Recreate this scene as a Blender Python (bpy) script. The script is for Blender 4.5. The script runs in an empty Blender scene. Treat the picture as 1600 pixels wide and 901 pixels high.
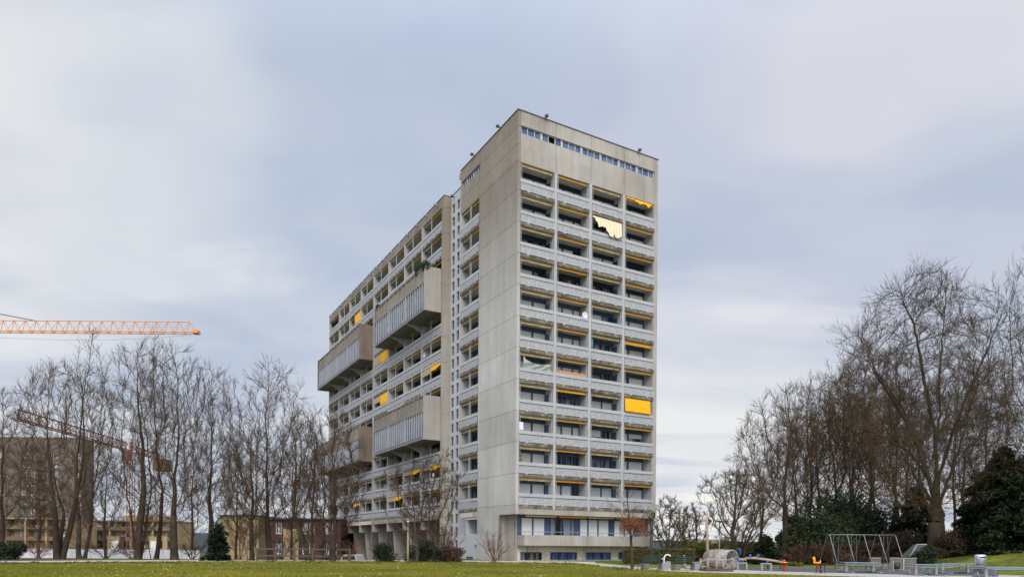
import bpy, math, random
import numpy as np
from mathutils import Vector, Matrix
R_ = math.radians
C = bpy.context.scene.collection
SC = bpy.context.scene
# ------------------------------------------------------------------ camera
EYE = 1.35
F_PX, HY, CX, ROLL = 1095.0, 852.3, 801.0, 0.007
cam = bpy.data.cameras.new('camera'); camo = bpy.data.objects.new('camera', cam); C.objects.link(camo)
cam.sensor_width = 36; cam.lens = 36 * F_PX / 1600
cam.shift_y = (HY - 450.5) / 1600; cam.shift_x = -(CX - 800) / 1600
cam.clip_start = 0.1; cam.clip_end = 9000
camo.matrix_world = Matrix.Translation((0, 0, EYE)) @ Matrix.Rotation(R_(90), 4, 'X') @ Matrix.Rotation(ROLL, 4, 'Z')
SC.camera = camo
# ------------------------------------------------------------------ sky, sun, exposure
SUN_EL, SUN_AZ = 38.0, 176.0          # azimuth clockwise from +Y; veiled sun behind the camera
w = bpy.data.worlds.new('World'); SC.world = w; w.use_nodes = True
nt = w.node_tree; nt.nodes.clear(); N = nt.nodes.new; LK = nt.links.new
out = N('ShaderNodeOutputWorld'); bg = N('ShaderNodeBackground'); LK(bg.outputs[0], out.inputs[0])
bg.inputs['Strength'].default_value = 0.1
sky = N('ShaderNodeTexSky'); sky.sky_type = 'NISHITA'; sky.sun_disc = False
sky.sun_elevation = R_(SUN_EL); sky.sun_rotation = R_(SUN_AZ); sky.air_density = 1.0; sky.dust_density = 2.0
tc = N('ShaderNodeTexCoord'); sep = N('ShaderNodeSeparateXYZ'); LK(tc.outputs['Generated'], sep.inputs[0])
def M_(op, a, b=None, c=None):
    n = N('ShaderNodeMath'); n.operation = op
    for i, v in enumerate((a, b, c)):
        if v is None: continue
        if hasattr(v, 'links') or hasattr(v, 'is_linked'): LK(v, n.inputs[i])
        else: n.inputs[i].default_value = v
    return n.outputs[0]
zc = M_('MAXIMUM', sep.outputs[2], 0.0)
den = M_('ADD', zc, 0.16)
u = M_('DIVIDE', sep.outputs[0], den); v = M_('DIVIDE', sep.outputs[1], den)
cmb = N('ShaderNodeCombineXYZ'); LK(u, cmb.inputs[0]); LK(v, cmb.inputs[1])
def wnoise(scale, detail, off, stretch=(1, 1, 1), rough=.5):
    mp = N('ShaderNodeMapping'); LK(cmb.outputs[0], mp.inputs[0]); mp.inputs['Location'].default_value = off
    mp.inputs['Scale'].default_value = stretch
    n = N('ShaderNodeTexNoise'); LK(mp.outputs[0], n.inputs['Vector']); n.inputs['Scale'].default_value = scale
    n.inputs['Detail'].default_value = detail; n.inputs['Roughness'].default_value = rough; n.inputs['Distortion'].default_value = .35
    return n.outputs[0]
def ramp(src, pts, interp='EASE'):
    r = N('ShaderNodeValToRGB'); LK(src, r.inputs[0]); r.color_ramp.interpolation = interp
    el = r.color_ramp.elements
    while len(el) < len(pts): el.new(.5)
    for e, (p, c) in zip(el, pts): e.position = p; e.color = (*c, 1) if len(c) == 3 else c
    return r.outputs[0]
n1 = wnoise(.8, 4, (5.1, 2.7, 0), (1, .8, 1), .5)
n2 = wnoise(1.6, 4, (7.3, 2.2, 4), (.6, 1.5, 1), .5)
mixn = M_('ADD', M_('MULTIPLY', n1, .68), M_('MULTIPLY', n2, .32))
cloud = ramp(mixn, [(.33, (4.5, 5.2, 6.5)), (.44, (5.4, 6.0, 7.2)), (.53, (6.3, 6.75, 7.7)), (.64, (7.6, 7.75, 8.3))])
# brighter streaks low over the horizon, small broken clouds
n3 = wnoise(1.1, 5, (1.3, 9.2, 2), (.5, 1.7, 1), .6)
low = ramp(n3, [(.38, (5.4, 6.0, 7.2)), (.50, (7.2, 7.5, 8.1)), (.64, (9.3, 9.2, 9.0))])
hf = ramp(zc, [(.02, (1, 1, 1)), (.30, (0, 0, 0))])
mx = N('ShaderNodeMix'); mx.data_type = 'RGBA'; LK(hf, mx.inputs[0]); LK(cloud, mx.inputs[6]); LK(low, mx.inputs[7])
# cloud cover over the clear sky
def lobe(px, py, c0, tint, src):      # a lighter or darker part of the cloud deck
    a, b = (px - 800) / 1095, (852 - py) / 1095; v_ = Vector((a, 1, b)).normalized(); d = N('ShaderNodeVectorMath'); d.operation = 'DOT_PRODUCT'; LK(tc.outputs['Generated'], d.inputs[0]); d.inputs[1].default_value = v_
    f = ramp(M_('ADD', d.outputs['Value'], M_('MULTIPLY', M_('SUBTRACT', n2, .5), .09)), [(c0, (0, 0, 0)), (1.0, (1, 1, 1))])
    s_ = N('ShaderNodeVectorMath'); s_.operation = 'SCALE'; s_.inputs[0].default_value = tint; LK(f, s_.inputs['Scale'])
    o_ = N('ShaderNodeVectorMath'); o_.operation = 'ADD'; LK(src, o_.inputs[0]); LK(s_.outputs[0], o_.inputs[1]); return o_.outputs[0]
skyc = lobe(110, 318, .966, (2.0, 1.65, .95), mx.outputs[2]); skyc = lobe(1065, 690, .965, (1.3, 1.1, .6), skyc); skyc = lobe(500, 160, .95, (-.85, -.65, -.35), skyc)
skyc = lobe(1220, 340, .95, (-.45, -.45, -.2), skyc); skyc = lobe(330, 450, .98, (-.9, -.7, -.4), skyc)
mx2 = N('ShaderNodeMix'); mx2.data_type = 'RGBA'; mx2.inputs[0].default_value = .93
LK(sky.outputs[0], mx2.inputs[6]); LK(skyc, mx2.inputs[7])
# the cloud deck is brighter overhead and round the veiled sun
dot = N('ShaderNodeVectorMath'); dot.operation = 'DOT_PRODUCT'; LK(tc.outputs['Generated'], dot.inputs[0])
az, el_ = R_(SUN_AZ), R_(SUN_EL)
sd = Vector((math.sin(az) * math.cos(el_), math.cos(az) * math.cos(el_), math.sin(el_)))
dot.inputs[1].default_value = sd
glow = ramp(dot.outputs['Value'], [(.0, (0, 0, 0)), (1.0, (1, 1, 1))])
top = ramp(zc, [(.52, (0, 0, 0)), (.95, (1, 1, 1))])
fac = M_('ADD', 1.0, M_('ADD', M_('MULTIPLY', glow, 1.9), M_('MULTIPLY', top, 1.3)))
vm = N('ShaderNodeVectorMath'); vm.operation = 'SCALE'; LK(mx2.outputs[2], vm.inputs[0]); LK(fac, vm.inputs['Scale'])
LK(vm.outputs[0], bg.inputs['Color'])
sl = bpy.data.lights.new('sun', 'SUN'); so = bpy.data.objects.new('sun', sl); C.objects.link(so)
sl.energy = 1.3; sl.angle = R_(16); sl.color = (1, .90, .76)
so.rotation_euler = sd.to_track_quat('Z', 'Y').to_euler(); so.location = (0, -20, 60)
SC.view_settings.view_transform = 'Standard'; SC.view_settings.look = 'None'
SC.view_settings.exposure = 0.0; SC.view_settings.gamma = 1; SC.view_settings.use_curve_mapping = False
SC.render.engine = 'CYCLES'
try:
    SC.cycles.use_denoising = True; SC.cycles.denoiser = 'OPENIMAGEDENOISE'
    SC.cycles.max_bounces = 5; SC.cycles.diffuse_bounces = 3; SC.cycles.transparent_max_bounces = 8
except Exception: pass
# ------------------------------------------------------------------ pixel <-> place
cr, sr = math.cos(ROLL), math.sin(ROLL)
def uv_(px, py):
    du, dv = px - CX, HY - py
    return cr * du - sr * dv, sr * du + cr * dv
def at(px, py, Y):                      # point at depth Y seen at this spot of the photograph
    a, b = uv_(px, py); return Vector((a / F_PX * Y, Y, EYE + b / F_PX * Y))
def gp(px, py):                         # point of the flat ground
    a, b = uv_(px, py); Y = -EYE * F_PX / b; return Vector((a / F_PX * Y, Y, 0))
def hgt(px, py, Y): return at(px, py, Y).z
# ------------------------------------------------------------------ helpers
def tag(o, label=None, cat=None, group=None, kind=None):
    if label: o['label'] = label
    if cat: o['category'] = cat
    if group: o['group'] = group
    if kind: o['kind'] = kind
    return o
def thing(name, label, cat, loc=(0, 0, 0), rz=0, group=None):
    o = bpy.data.objects.new(name, None); C.objects.link(o); o.location = loc; o.rotation_euler = (0, 0, rz)
    o.empty_display_size = .3
    return tag(o, label, cat, group)
class MB:
    def __init__(s, side=False): s.v = []; s.f = []; s.side = side
    def add(s, vs, fs):
        n = len(s.v); s.v += [(y, x, z) for x, y, z in vs] if s.side else [tuple(q) for q in vs]
        s.f += [tuple(n + i for i in (f[::-1] if s.side else f)) for f in fs]; return s
    def box(s, x0, x1, y0, y1, z0, z1):
        if x0 > x1: x0, x1 = x1, x0
        if y0 > y1: y0, y1 = y1, y0
        if z0 > z1: z0, z1 = z1, z0
        return s.add([(x0, y0, z0), (x1, y0, z0), (x1, y1, z0), (x0, y1, z0), (x0, y0, z1), (x1, y0, z1), (x1, y1, z1), (x0, y1, z1)],
                     [(3, 2, 1, 0), (4, 5, 6, 7), (0, 1, 5, 4), (1, 2, 6, 5), (2, 3, 7, 6), (3, 0, 4, 7)])
    def hexa(s, b, t):      # bottom 4 and top 4 points, anticlockwise from above
        return s.add(list(b) + list(t), [(3, 2, 1, 0), (4, 5, 6, 7), (0, 1, 5, 4), (1, 2, 6, 5), (2, 3, 7, 6), (3, 0, 4, 7)])
    def prism(s, poly, axis, a, b):   # poly of 2D points extruded along an axis
        def P(q, c): return {'x': (c, q[0], q[1]), 'y': (q[0], c, q[1]), 'z': (q[0], q[1], c)}[axis]
        n = len(poly); vs = [P(q, a) for q in poly] + [P(q, b) for q in poly]
        fs = [tuple(range(n))[::-1], tuple(range(n, 2 * n))] + [(i, (i + 1) % n, n + (i + 1) % n, n + i) for i in range(n)]
        return s.add(vs, fs)
    def tube(s, pts, r, n=8, cap=True):
        pts = [Vector(p) for p in pts]; rs = r if isinstance(r, (list, tuple)) else [r] * len(pts)
        vs = []; fs = []
        t0 = (pts[1] - pts[0]).normalized(); a = t0.orthogonal().normalized()
        for i, p in enumerate(pts):
            t = (pts[min(i + 1, len(pts) - 1)] - pts[max(i - 1, 0)]).normalized()
            a = (a - t * a.dot(t)).normalized(); b = t.cross(a)
            for k in range(n):
                th = 2 * math.pi * k / n; vs.append(tuple(p + (a * math.cos(th) + b * math.sin(th)) * rs[i]))
        for i in range(len(pts) - 1):
            for k in range(n):
                k2 = (k + 1) % n; fs.append((i * n + k, i * n + k2, (i + 1) * n + k2, (i + 1) * n + k))
        if cap: fs += [tuple(range(n))[::-1], tuple(range((len(pts) - 1) * n, len(pts) * n))]
        return s.add(vs, fs)
    def bar(s, p, q, w, h=None):       # square bar between two points
        p, q = Vector(p), Vector(q); t = (q - p).normalized(); up = Vector((0, 0, 1)) if abs(t.z) < .95 else Vector((0, 1, 0))
        a = t.cross(up).normalized() * w / 2; b = a.cross(t).normalized() * (h or w) / 2
        return s.hexa([p - a - b, p + a - b, p + a + b, p - a + b], [q - a - b, q + a - b, q + a + b, q - a + b])
    def lathe(s, prof, n=20, c=(0, 0)):
        vs = []; fs = []
        for r, z in prof:
            for k in range(n):
                th = 2 * math.pi * k / n; vs.append((c[0] + r * math.cos(th), c[1] + r * math.sin(th), z))
        for i in range(len(prof) - 1):
            for k in range(n):
                k2 = (k + 1) % n; fs.append((i * n + k, i * n + k2, (i + 1) * n + k2, (i + 1) * n + k))
        fs += [tuple(range(n))[::-1], tuple(range((len(prof) - 1) * n, len(prof) * n))]
        return s.add(vs, fs)
    def build(s, name, m, parent=None, smooth=False, bevel=0):
        me = bpy.data.meshes.new(name); me.from_pydata(s.v, [], s.f); me.materials.append(m)
        if smooth: me.polygons.foreach_set('use_smooth', [True] * len(me.polygons))
        o = bpy.data.objects.new(name, me); C.objects.link(o)
        if parent: o.parent = parent
        if bevel:
            b = o.modifiers.new('bevel', 'BEVEL'); b.width = bevel; b.segments = 2; b.limit_method = 'ANGLE'
        return o
def npmesh(name, V, Q, m, parent=None, smooth=False):
    me = bpy.data.meshes.new(name); V = np.asarray(V, np.float32); Q = np.asarray(Q, np.int32); k = Q.shape[1]
    me.vertices.add(len(V)); me.vertices.foreach_set('co', V.ravel())
    me.loops.add(Q.size); me.loops.foreach_set('vertex_index', Q.ravel())
    me.polygons.add(len(Q)); me.polygons.foreach_set('loop_start', np.arange(0, Q.size, k, dtype=np.int32))
    me.polygons.foreach_set('loop_total', np.full(len(Q), k, np.int32))
    if smooth: me.polygons.foreach_set('use_smooth', np.ones(len(Q), bool))
    me.update(calc_edges=True); me.materials.append(m)
    o = bpy.data.objects.new(name, me); C.objects.link(o)
    if parent: o.parent = parent
    return o
def copy_tree(o, parent=None):
    c = o.copy(); C.objects.link(c)
    if parent: c.parent = parent
    for ch in list(o.children): copy_tree(ch, c)
    return c
# ------------------------------------------------------------------ materials
def newmat(name, rough=.8, spec=.3):
    m = bpy.data.materials.new(name); m.use_nodes = True; b = m.node_tree.nodes['Principled BSDF']
    b.inputs['Roughness'].default_value = rough; b.inputs['Specular IOR Level'].default_value = spec
    return m, m.node_tree, b
def plain(name, col, rough=.7, spec=.3, metal=0, var=.12, scale=3.0):
    m, t, b = newmat(name, rough, spec); b.inputs['Metallic'].default_value = metal
    tc = t.nodes.new('ShaderNodeTexCoord'); n = t.nodes.new('ShaderNodeTexNoise'); n.inputs['Scale'].default_value = scale; n.inputs['Detail'].default_value = 6
    t.links.new(tc.outputs['Object'], n.inputs['Vector'])
    r = t.nodes.new('ShaderNodeValToRGB'); t.links.new(n.outputs[0], r.inputs[0])
    r.color_ramp.elements[0].position = .3; r.color_ramp.elements[1].position = .7
    r.color_ramp.elements[0].color = (*[c * (1 - var) for c in col], 1); r.color_ramp.elements[1].color = (*[min(1, c * (1 + var)) for c in col], 1)
    t.links.new(r.outputs[0], b.inputs['Base Color']); return m
def concrete(name, light, dark, lo=.35, hi=.65, streak=(1.2, 1.2, .12), zmix=None, bump=.25, fine=.16, blotch=.22, panels=0):
    """board-marked / precast concrete: vertical rain streaks, blotches, fine grain; zmix=(z0, z1, colour) weathers the top"""
    m, t, b = newmat(name, .9, .2); nd, lk = t.nodes.new, t.links.new
    tc = nd('ShaderNodeTexCoord')
    def noise(scale, st, det, rough=.55, off=(0, 0, 0)):
        mp = nd('ShaderNodeMapping'); lk(tc.outputs['Object'], mp.inputs[0]); mp.inputs['Scale'].default_value = st; mp.inputs['Location'].default_value = off
        n = nd('ShaderNodeTexNoise'); lk(mp.outputs[0], n.inputs['Vector']); n.inputs['Scale'].default_value = scale; n.inputs['Detail'].default_value = det; n.inputs['Roughness'].default_value = rough
        return n.outputs[0]
    def ma(op, a, c):
        n = nd('ShaderNodeMath'); n.operation = op
        for i, q in enumerate((a, c)):
            if isinstance(q, (int, float)): n.inputs[i].default_value = q
            else: lk(q, n.inputs[i])
        return n.outputs[0]
    a = ma('ADD', ma('MULTIPLY', noise(1.0, streak, 7, .65), .6), ma('MULTIPLY', noise(1.0, tuple(q * 4 if i < 2 else q * 1.6 for i, q in enumerate(streak)), 5, .6, (2, 8, 3)), .4)); c = noise(blotch, (1, 1, 1), 5, .6, (5, 3, 1)); d = noise(9, (1, 1, 1), 3)
    s = ma('ADD', ma('MULTIPLY', a, .50), ma('ADD', ma('MULTIPLY', c, .50 - fine * .5), ma('MULTIPLY', d, fine * .5)))
    r = nd('ShaderNodeValToRGB'); lk(s, r.inputs[0]); e = r.color_ramp.elements
    e[0].position = lo; e[0].color = (*dark, 1); e[1].position = hi; e[1].color = (*light, 1)
    col = r.outputs[0]
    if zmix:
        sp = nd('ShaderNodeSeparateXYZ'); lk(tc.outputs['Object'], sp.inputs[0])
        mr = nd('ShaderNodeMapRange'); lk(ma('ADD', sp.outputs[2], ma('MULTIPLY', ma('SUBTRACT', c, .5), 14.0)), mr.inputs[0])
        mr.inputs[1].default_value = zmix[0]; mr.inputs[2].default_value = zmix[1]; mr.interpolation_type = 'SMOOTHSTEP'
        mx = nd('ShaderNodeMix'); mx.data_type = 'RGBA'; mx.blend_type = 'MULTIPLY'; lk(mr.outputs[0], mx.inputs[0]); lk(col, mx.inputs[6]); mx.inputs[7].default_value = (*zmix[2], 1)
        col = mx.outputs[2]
    if panels:
        sp2 = nd('ShaderNodeSeparateXYZ'); lk(tc.outputs['Object'], sp2.inputs[0]); fl = ma('FLOOR', ma('DIVIDE', ma('ADD', sp2.outputs[2], .55), 2.8), 0); wn = nd('ShaderNodeTexWhiteNoise'); wn.noise_dimensions = '1D'; lk(fl, wn.inputs['W'])
        vs = nd('ShaderNodeVectorMath'); vs.operation = 'SCALE'; lk(col, vs.inputs[0]); lk(ma('ADD', ma('MULTIPLY', wn.outputs[0], panels), 1 - panels * .6), vs.inputs['Scale']); col = vs.outputs[0]
    lk(col, b.inputs['Base Color'])
    bp = nd('ShaderNodeBump'); bp.inputs['Strength'].default_value = bump; bp.inputs['Distance'].default_value = .02; lk(d, bp.inputs['Height']); lk(bp.outputs[0], b.inputs['Normal'])
    return m
def striped(name, c1, c2, axis, pitch, duty=.5, rough=.85):
    m, t, b = newmat(name, rough, .2); nd, lk = t.nodes.new, t.links.new
    tc = nd('ShaderNodeTexCoord'); sp = nd('ShaderNodeSeparateXYZ'); lk(tc.outputs['Object'], sp.inputs[0])
    f = nd('ShaderNodeMath'); f.operation = 'DIVIDE'; lk(sp.outputs[axis], f.inputs[0]); f.inputs[1].default_value = pitch
    g = nd('ShaderNodeMath'); g.operation = 'FRACT'; lk(f.outputs[0], g.inputs[0])
    h = nd('ShaderNodeMath'); h.operation = 'LESS_THAN'; lk(g.outputs[0], h.inputs[0]); h.inputs[1].default_value = duty
    mx = nd('ShaderNodeMix'); mx.data_type = 'RGBA'; lk(h.outputs[0], mx.inputs[0]); mx.inputs[6].default_value = (*c2, 1); mx.inputs[7].default_value = (*c1, 1)
    lk(mx.outputs[2], b.inputs['Base Color']); return m
def glass_mat(name, dark, light, scale=(1.3, 1.3, .15), thr=.55, rough=.12):
    m, t, b = newmat(name, rough, .5); nd, lk = t.nodes.new, t.links.new
    tc = nd('ShaderNodeTexCoord'); mp = nd('ShaderNodeMapping'); lk(tc.outputs['Object'], mp.inputs[0]); mp.inputs['Scale'].default_value = scale
    n = nd('ShaderNodeTexNoise'); lk(mp.outputs[0], n.inputs['Vector']); n.inputs['Scale'].default_value = 1; n.inputs['Detail'].default_value = 4
    r = nd('ShaderNodeValToRGB'); lk(n.outputs[0], r.inputs[0]); e = r.color_ramp.elements
    e[0].position = thr - .03; e[0].color = (*dark, 1); e[1].position = thr + .06; e[1].color = (*light, 1)
    lk(r.outputs[0], b.inputs['Base Color']); return m
def foliage(name, c1, c2, scale=.6, rough=.7, tr=.0):
    m, t, b = newmat(name, rough, .2); nd, lk = t.nodes.new, t.links.new
    tc = nd('ShaderNodeTexCoord'); n = nd('ShaderNodeTexNoise'); lk(tc.outputs['Object'], n.inputs['Vector']); n.inputs['Scale'].default_value = scale; n.inputs['Detail'].default_value = 4
    oi = nd('ShaderNodeObjectInfo'); ad = nd('ShaderNodeMath'); ad.operation = 'MULTIPLY_ADD'; lk(oi.outputs['Random'], ad.inputs[0]); ad.inputs[1].default_value = .25; lk(n.outputs[0], ad.inputs[2])
    r = nd('ShaderNodeValToRGB'); lk(ad.outputs[0], r.inputs[0]); e = r.color_ramp.elements
    e[0].position = .4; e[0].color = (*c1, 1); e[1].position = .8; e[1].color = (*c2, 1)
    lk(r.outputs[0], b.inputs['Base Color']); return m
M = {}
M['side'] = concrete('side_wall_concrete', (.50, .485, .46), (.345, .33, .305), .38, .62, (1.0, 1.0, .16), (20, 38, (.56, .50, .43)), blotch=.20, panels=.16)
M['front'] = concrete('front_wall_concrete', (.42, .39, .345), (.255, .23, .195), .40, .60, (1.3, 1.3, .10))
M['slabend'] = concrete('wing_end_concrete', (.43, .395, .34), (.29, .26, .215), .36, .64, (1.3, 1.3, .08), (22, 40, (.68, .62, .55)))
M['brown'] = concrete('weathered_brown_concrete', (.31, .275, .235), (.145, .125, .105), .36, .64, (1.6, 1.6, .14))
M['boxend'] = concrete('bay_box_concrete', (.42, .395, .355), (.27, .25, .22), .38, .62, (2.2, 2.2, .12))
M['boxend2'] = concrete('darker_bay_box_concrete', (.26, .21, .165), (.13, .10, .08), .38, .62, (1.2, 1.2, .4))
M['dirty'] = concrete('stained_slab_edge', (.30, .26, .20), (.055, .045, .035), .40, .60, (3.0, 3.0, .9), blotch=1.2)
M['white'] = concrete('painted_pale_concrete', (.44, .44, .435), (.33, .33, .33), .34, .6, (2, 2, .25), bump=.1)
M['stair'] = concrete('stair_pale_concrete', (.46, .47, .49), (.37, .38, .395), .34, .6, (1.5, 1.5, .15), bump=.1)
M['ledge'] = concrete('streaked_lower_band', (.55, .50, .43), (.19, .165, .135), .36, .52, (3.2, 3.2, .35), blotch=.8)
M['panel'] = plain('pale_balcony_panel', (.42, .425, .43), .6, .3)
M['mull'] = plain('grey_blue_mullions', (.33, .35, .385), .6)
M['panel2'] = plain('grey_side_panel', (.34, .35, .365), .6, .3)
M['slot'] = plain('panel_shadow_gap', (.16, .16, .165), .9)
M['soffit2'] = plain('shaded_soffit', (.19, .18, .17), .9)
M['ceil'] = plain('painted_ceiling', (.60, .60, .60), .9)
M['soffit'] = plain('soffit_concrete', (.33, .32, .31), .9)
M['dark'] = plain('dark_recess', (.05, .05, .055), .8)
M['roof'] = plain('roof_edge_metal', (.08, .08, .085), .5)
M['yel'] = striped('yellow_awning_cloth', (.66, .31, .015), (.56, .25, .01), 0, .16)
M['yel2'] = plain('plain_yellow_awning_cloth', (.84, .42, .012), .8, .2, var=.06)
M['cream'] = striped('cream_striped_awning_cloth', (.62, .47, .25), (.34, .20, .04), 0, .15, .6)
M['creamy'] = striped('cream_awning_wing', (.44, .34, .22), (.38, .27, .15), 1, .16, .5)
M['yely'] = striped('yellow_awning_wing', (.46, .25, .015), (.38, .19, .01), 1, .16, .5)
M['shut'] = striped('pale_roller_shutter', (.64, .65, .64), (.57, .58, .57), 2, .10, .7, .6)
M['blue'] = plain('blue_window_frame', (.055, .095, .165), .5, .4)
M['navy'] = plain('dark_lintel', (.022, .028, .042), .6)
M['glass'] = glass_mat('window_glass', (.014, .017, .022), (.22, .235, .26), thr=.50)
M['bglass'] = glass_mat('blue_sky_glass', (.035, .07, .18), (.10, .15, .27), (2, 2, .6), .5)
M['fglass'] = glass_mat('bay_window_glass', (.13, .15, .19), (.02, .035, .08), (.9, .9, .5), .56, .2)
M['louv'] = plain('brown_stair_louvre', (.085, .08, .07), .6)
M['metal'] = plain('galvanised_metal', (.42, .44, .45), .35, .5, .7)
M['greyp'] = plain('grey_downpipe', (.40, .40, .40), .5)
M['rail'] = plain('blue_grey_rail', (.20, .25, .30), .5)
# ================================================================== the apartment building (local x along the front, local y along the long side)
BYAW = .5159
bld = thing('apartment_building', 'huge grey concrete apartment block with yellow awnings, projecting window boxes and a taller front tower', 'apartment building', (.229, 62.284, 0), BYAW)
BM = bld.matrix_world = Matrix.Translation((.229, 62.284, 0)) @ Matrix.Rotation(BYAW, 4, 'Z')
def BW(x, y, z): return BM @ Vector((x, y, z))
U0, H, ZT, ZS, ZB = 35.52, 2.8, 40.08, 39.38, 4.21
rng = random.Random(7)
CNT = {}; REST = {}
def part(name, mb, m, parent):          # the first hundred of a kind are parts, the rest is gathered
    CNT[name] = CNT.get(name, 0) + 1
    if CNT[name] <= 99: return mb.build(name, m, parent)
    r = REST.setdefault(name, (MB(), m)); r[0].v, r[0].f = r[0].v, r[0].f
    n = len(r[0].v); r[0].v += mb.v; r[0].f += [tuple(n + i for i in f) for f in mb.f]
    return None
G = .028
# --- tower, long side wall in storey-high precast panels
mb = MB()
zz = [-.3, 2.4, 5.05] + [U0 - H * k for k in range(10, -1, -1)] + [38.3, ZT]
joints = [1.55, 5.05] + [5.05 + 2.8 * i for i in range(1, 12)]
zj = [-.3, 1.55, 5.05, 7.85, 10.65, 13.45, 16.25, 19.05, 21.85, 24.65, 27.45, 30.25, 33.05, 35.52, 37.1, 38.65, ZT]
for a, b in zip(zj[:-1], zj[1:]):
    y0 = 0.0
    if b <= 5.1: y0 = 3.0
    cuts = [y0, 7.60]
    if a >= 35.5: cuts = [y0, 7.60, 11.83] if a < 38 or True else cuts
    for c0, c1 in zip(cuts[:-1], cuts[1:]):
        if c0 == 7.60 and a >= 35.5:
            continue
        mb.box(0, .30, c0, c1 - (G if c1 == 7.60 else 0), a + G / 2, b - G / 2)
mb.box(0, .30, 0, 3.0 - G, ZB, 5.05 - G / 2)
jb = MB(); jb.box(.025, .29, .02, 7.58, ZB + .02, ZT - .03); jb.box(.025, .29, 3.02, 7.58, -.3, ZB + .02); jb.build('joint_backing', M['louv'], bld)
# side top above the side balconies, with the strip window left open
mb.box(0, .30, 7.60, 11.83, U0, 37.1 - G / 2); mb.box(0, .30, 7.60, 11.83, 37.1 + G / 2, 38.10); mb.box(0, .30, 7.60, 11.83, 38.82, ZT)
mb.box(0, .30, 11.62, 11.83, 38.10, 38.82)
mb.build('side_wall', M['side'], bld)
# --- front top wall
mb = MB()
cx_ = [.0, .30, 4.05, 7.95, 11.92, 15.78, 16.2]
for c0, c1 in zip(cx_[:-1], cx_[1:]):
    a = c0 + G / 2 if c0 else .302
    if c0 == 0: continue
    mb.box(a, c1 - G / 2, 0, .3, U0, 38.10); mb.box(a, c1 - G / 2, 0, .3, 38.80, ZT)
jb = MB(); jb.box(.302, 16.1, .025, .28, U0 + .01, 38.09); jb.box(.302, 16.1, .025, .28, 38.81, ZT - .02); jb.build('joint_backing', M['louv'], bld)
mb.box(15.78 + G / 2, 16.2, 0, .3, 38.1, 38.80)
mb.box(15.77, 16.2, 0, 1.5, ZB, U0 - .002)            # the last fin at the right edge
mb.box(.302, 16.19, 0.0, .3, ZB, 4.72)
mb.build('front_wall', M['front'], bld)
# strip windows under the roof
def strip_window(side, a, b, z0, z1, n, op=-1):
    f = MB(side); u_ = (b - a) / n
    f.box(a, b, .12, .20, z0, z0 + .07); f.box(a, b, .12, .20, z1 - .05, z1)
    for i in range(n + 1):
        wd = .12 if i % 3 == 0 else .035
        f.box(max(a, a + i * u_ - wd), min(b, a + i * u_ + wd), .12, .19, z0 + .07, z1 - .05)
    fr = f.build('strip_window', M['panel'], bld)
    for i in range(n):
        if i != op: g = MB(side); g.box(a + i * u_, a + (i + 1) * u_, .21, .24, z0, z1); g.build('pane', M['bglass'], fr)
    q = MB(side); q.box(a, b, .6, .7, z0 - .1, z1 + .1); q.build('window_back', M['dark'], fr)
strip_window(False, .30, 15.78, 38.10, 38.80, 21, 4)
strip_window(True, 7.62, 11.62, 38.10, 38.82, 8)
# inner cores added to block light, hidden faces, roof
mb = MB(); mb.box(1.56, 16.15, 1.66, 12.1, -1.5, ZT - .5); mb.box(.32, 16.15, .32, 12.1, U0 + .02, 38.0); mb.box(.32, 16.1, .9, 12.1, 37.9, ZT - .4)
mb.build('tower_core', M['soffit'], bld)
mb = MB(); mb.box(16.16, 16.2, .32, 12.1, -1, ZT); mb.box(.0, 16.2, 12.11, 12.3, 39.4, ZT); mb.build('far_side_wall', M['front'], bld)
mb = MB(); mb.box(-.05, 16.25, -.05, 0.06, ZT, ZT + .09); mb.box(-.05, .06, .06, 11.9, ZT, ZT + .09); mb.box(.06, 16.2, .06, 11.9, ZT - .02, ZT + .03)
mb.build('roof_edge', M['roof'], bld)
def roof_lamp(x, y, z, dx, dy, white=False):
    b = MB(); b.bar((x - dx * .1, y - dy * .1, z + .05), (x + dx * .32, y + dy * .32, z + .16), .07)
    b.box(x + dx * .3 - .13, x + dx * .3 + .13, y + dy * .3 - .13, y + dy * .3 + .13, z + .06, z + .24)
    b.build('roof_lamp', M['metal'] if white else M['roof'], bld)
for x in (2.8, 13.6): roof_lamp(x, 0, ZT, 0, -1)
for y in (3.3, 8.7): roof_lamp(0, y, ZT, -1, 0)
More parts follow.
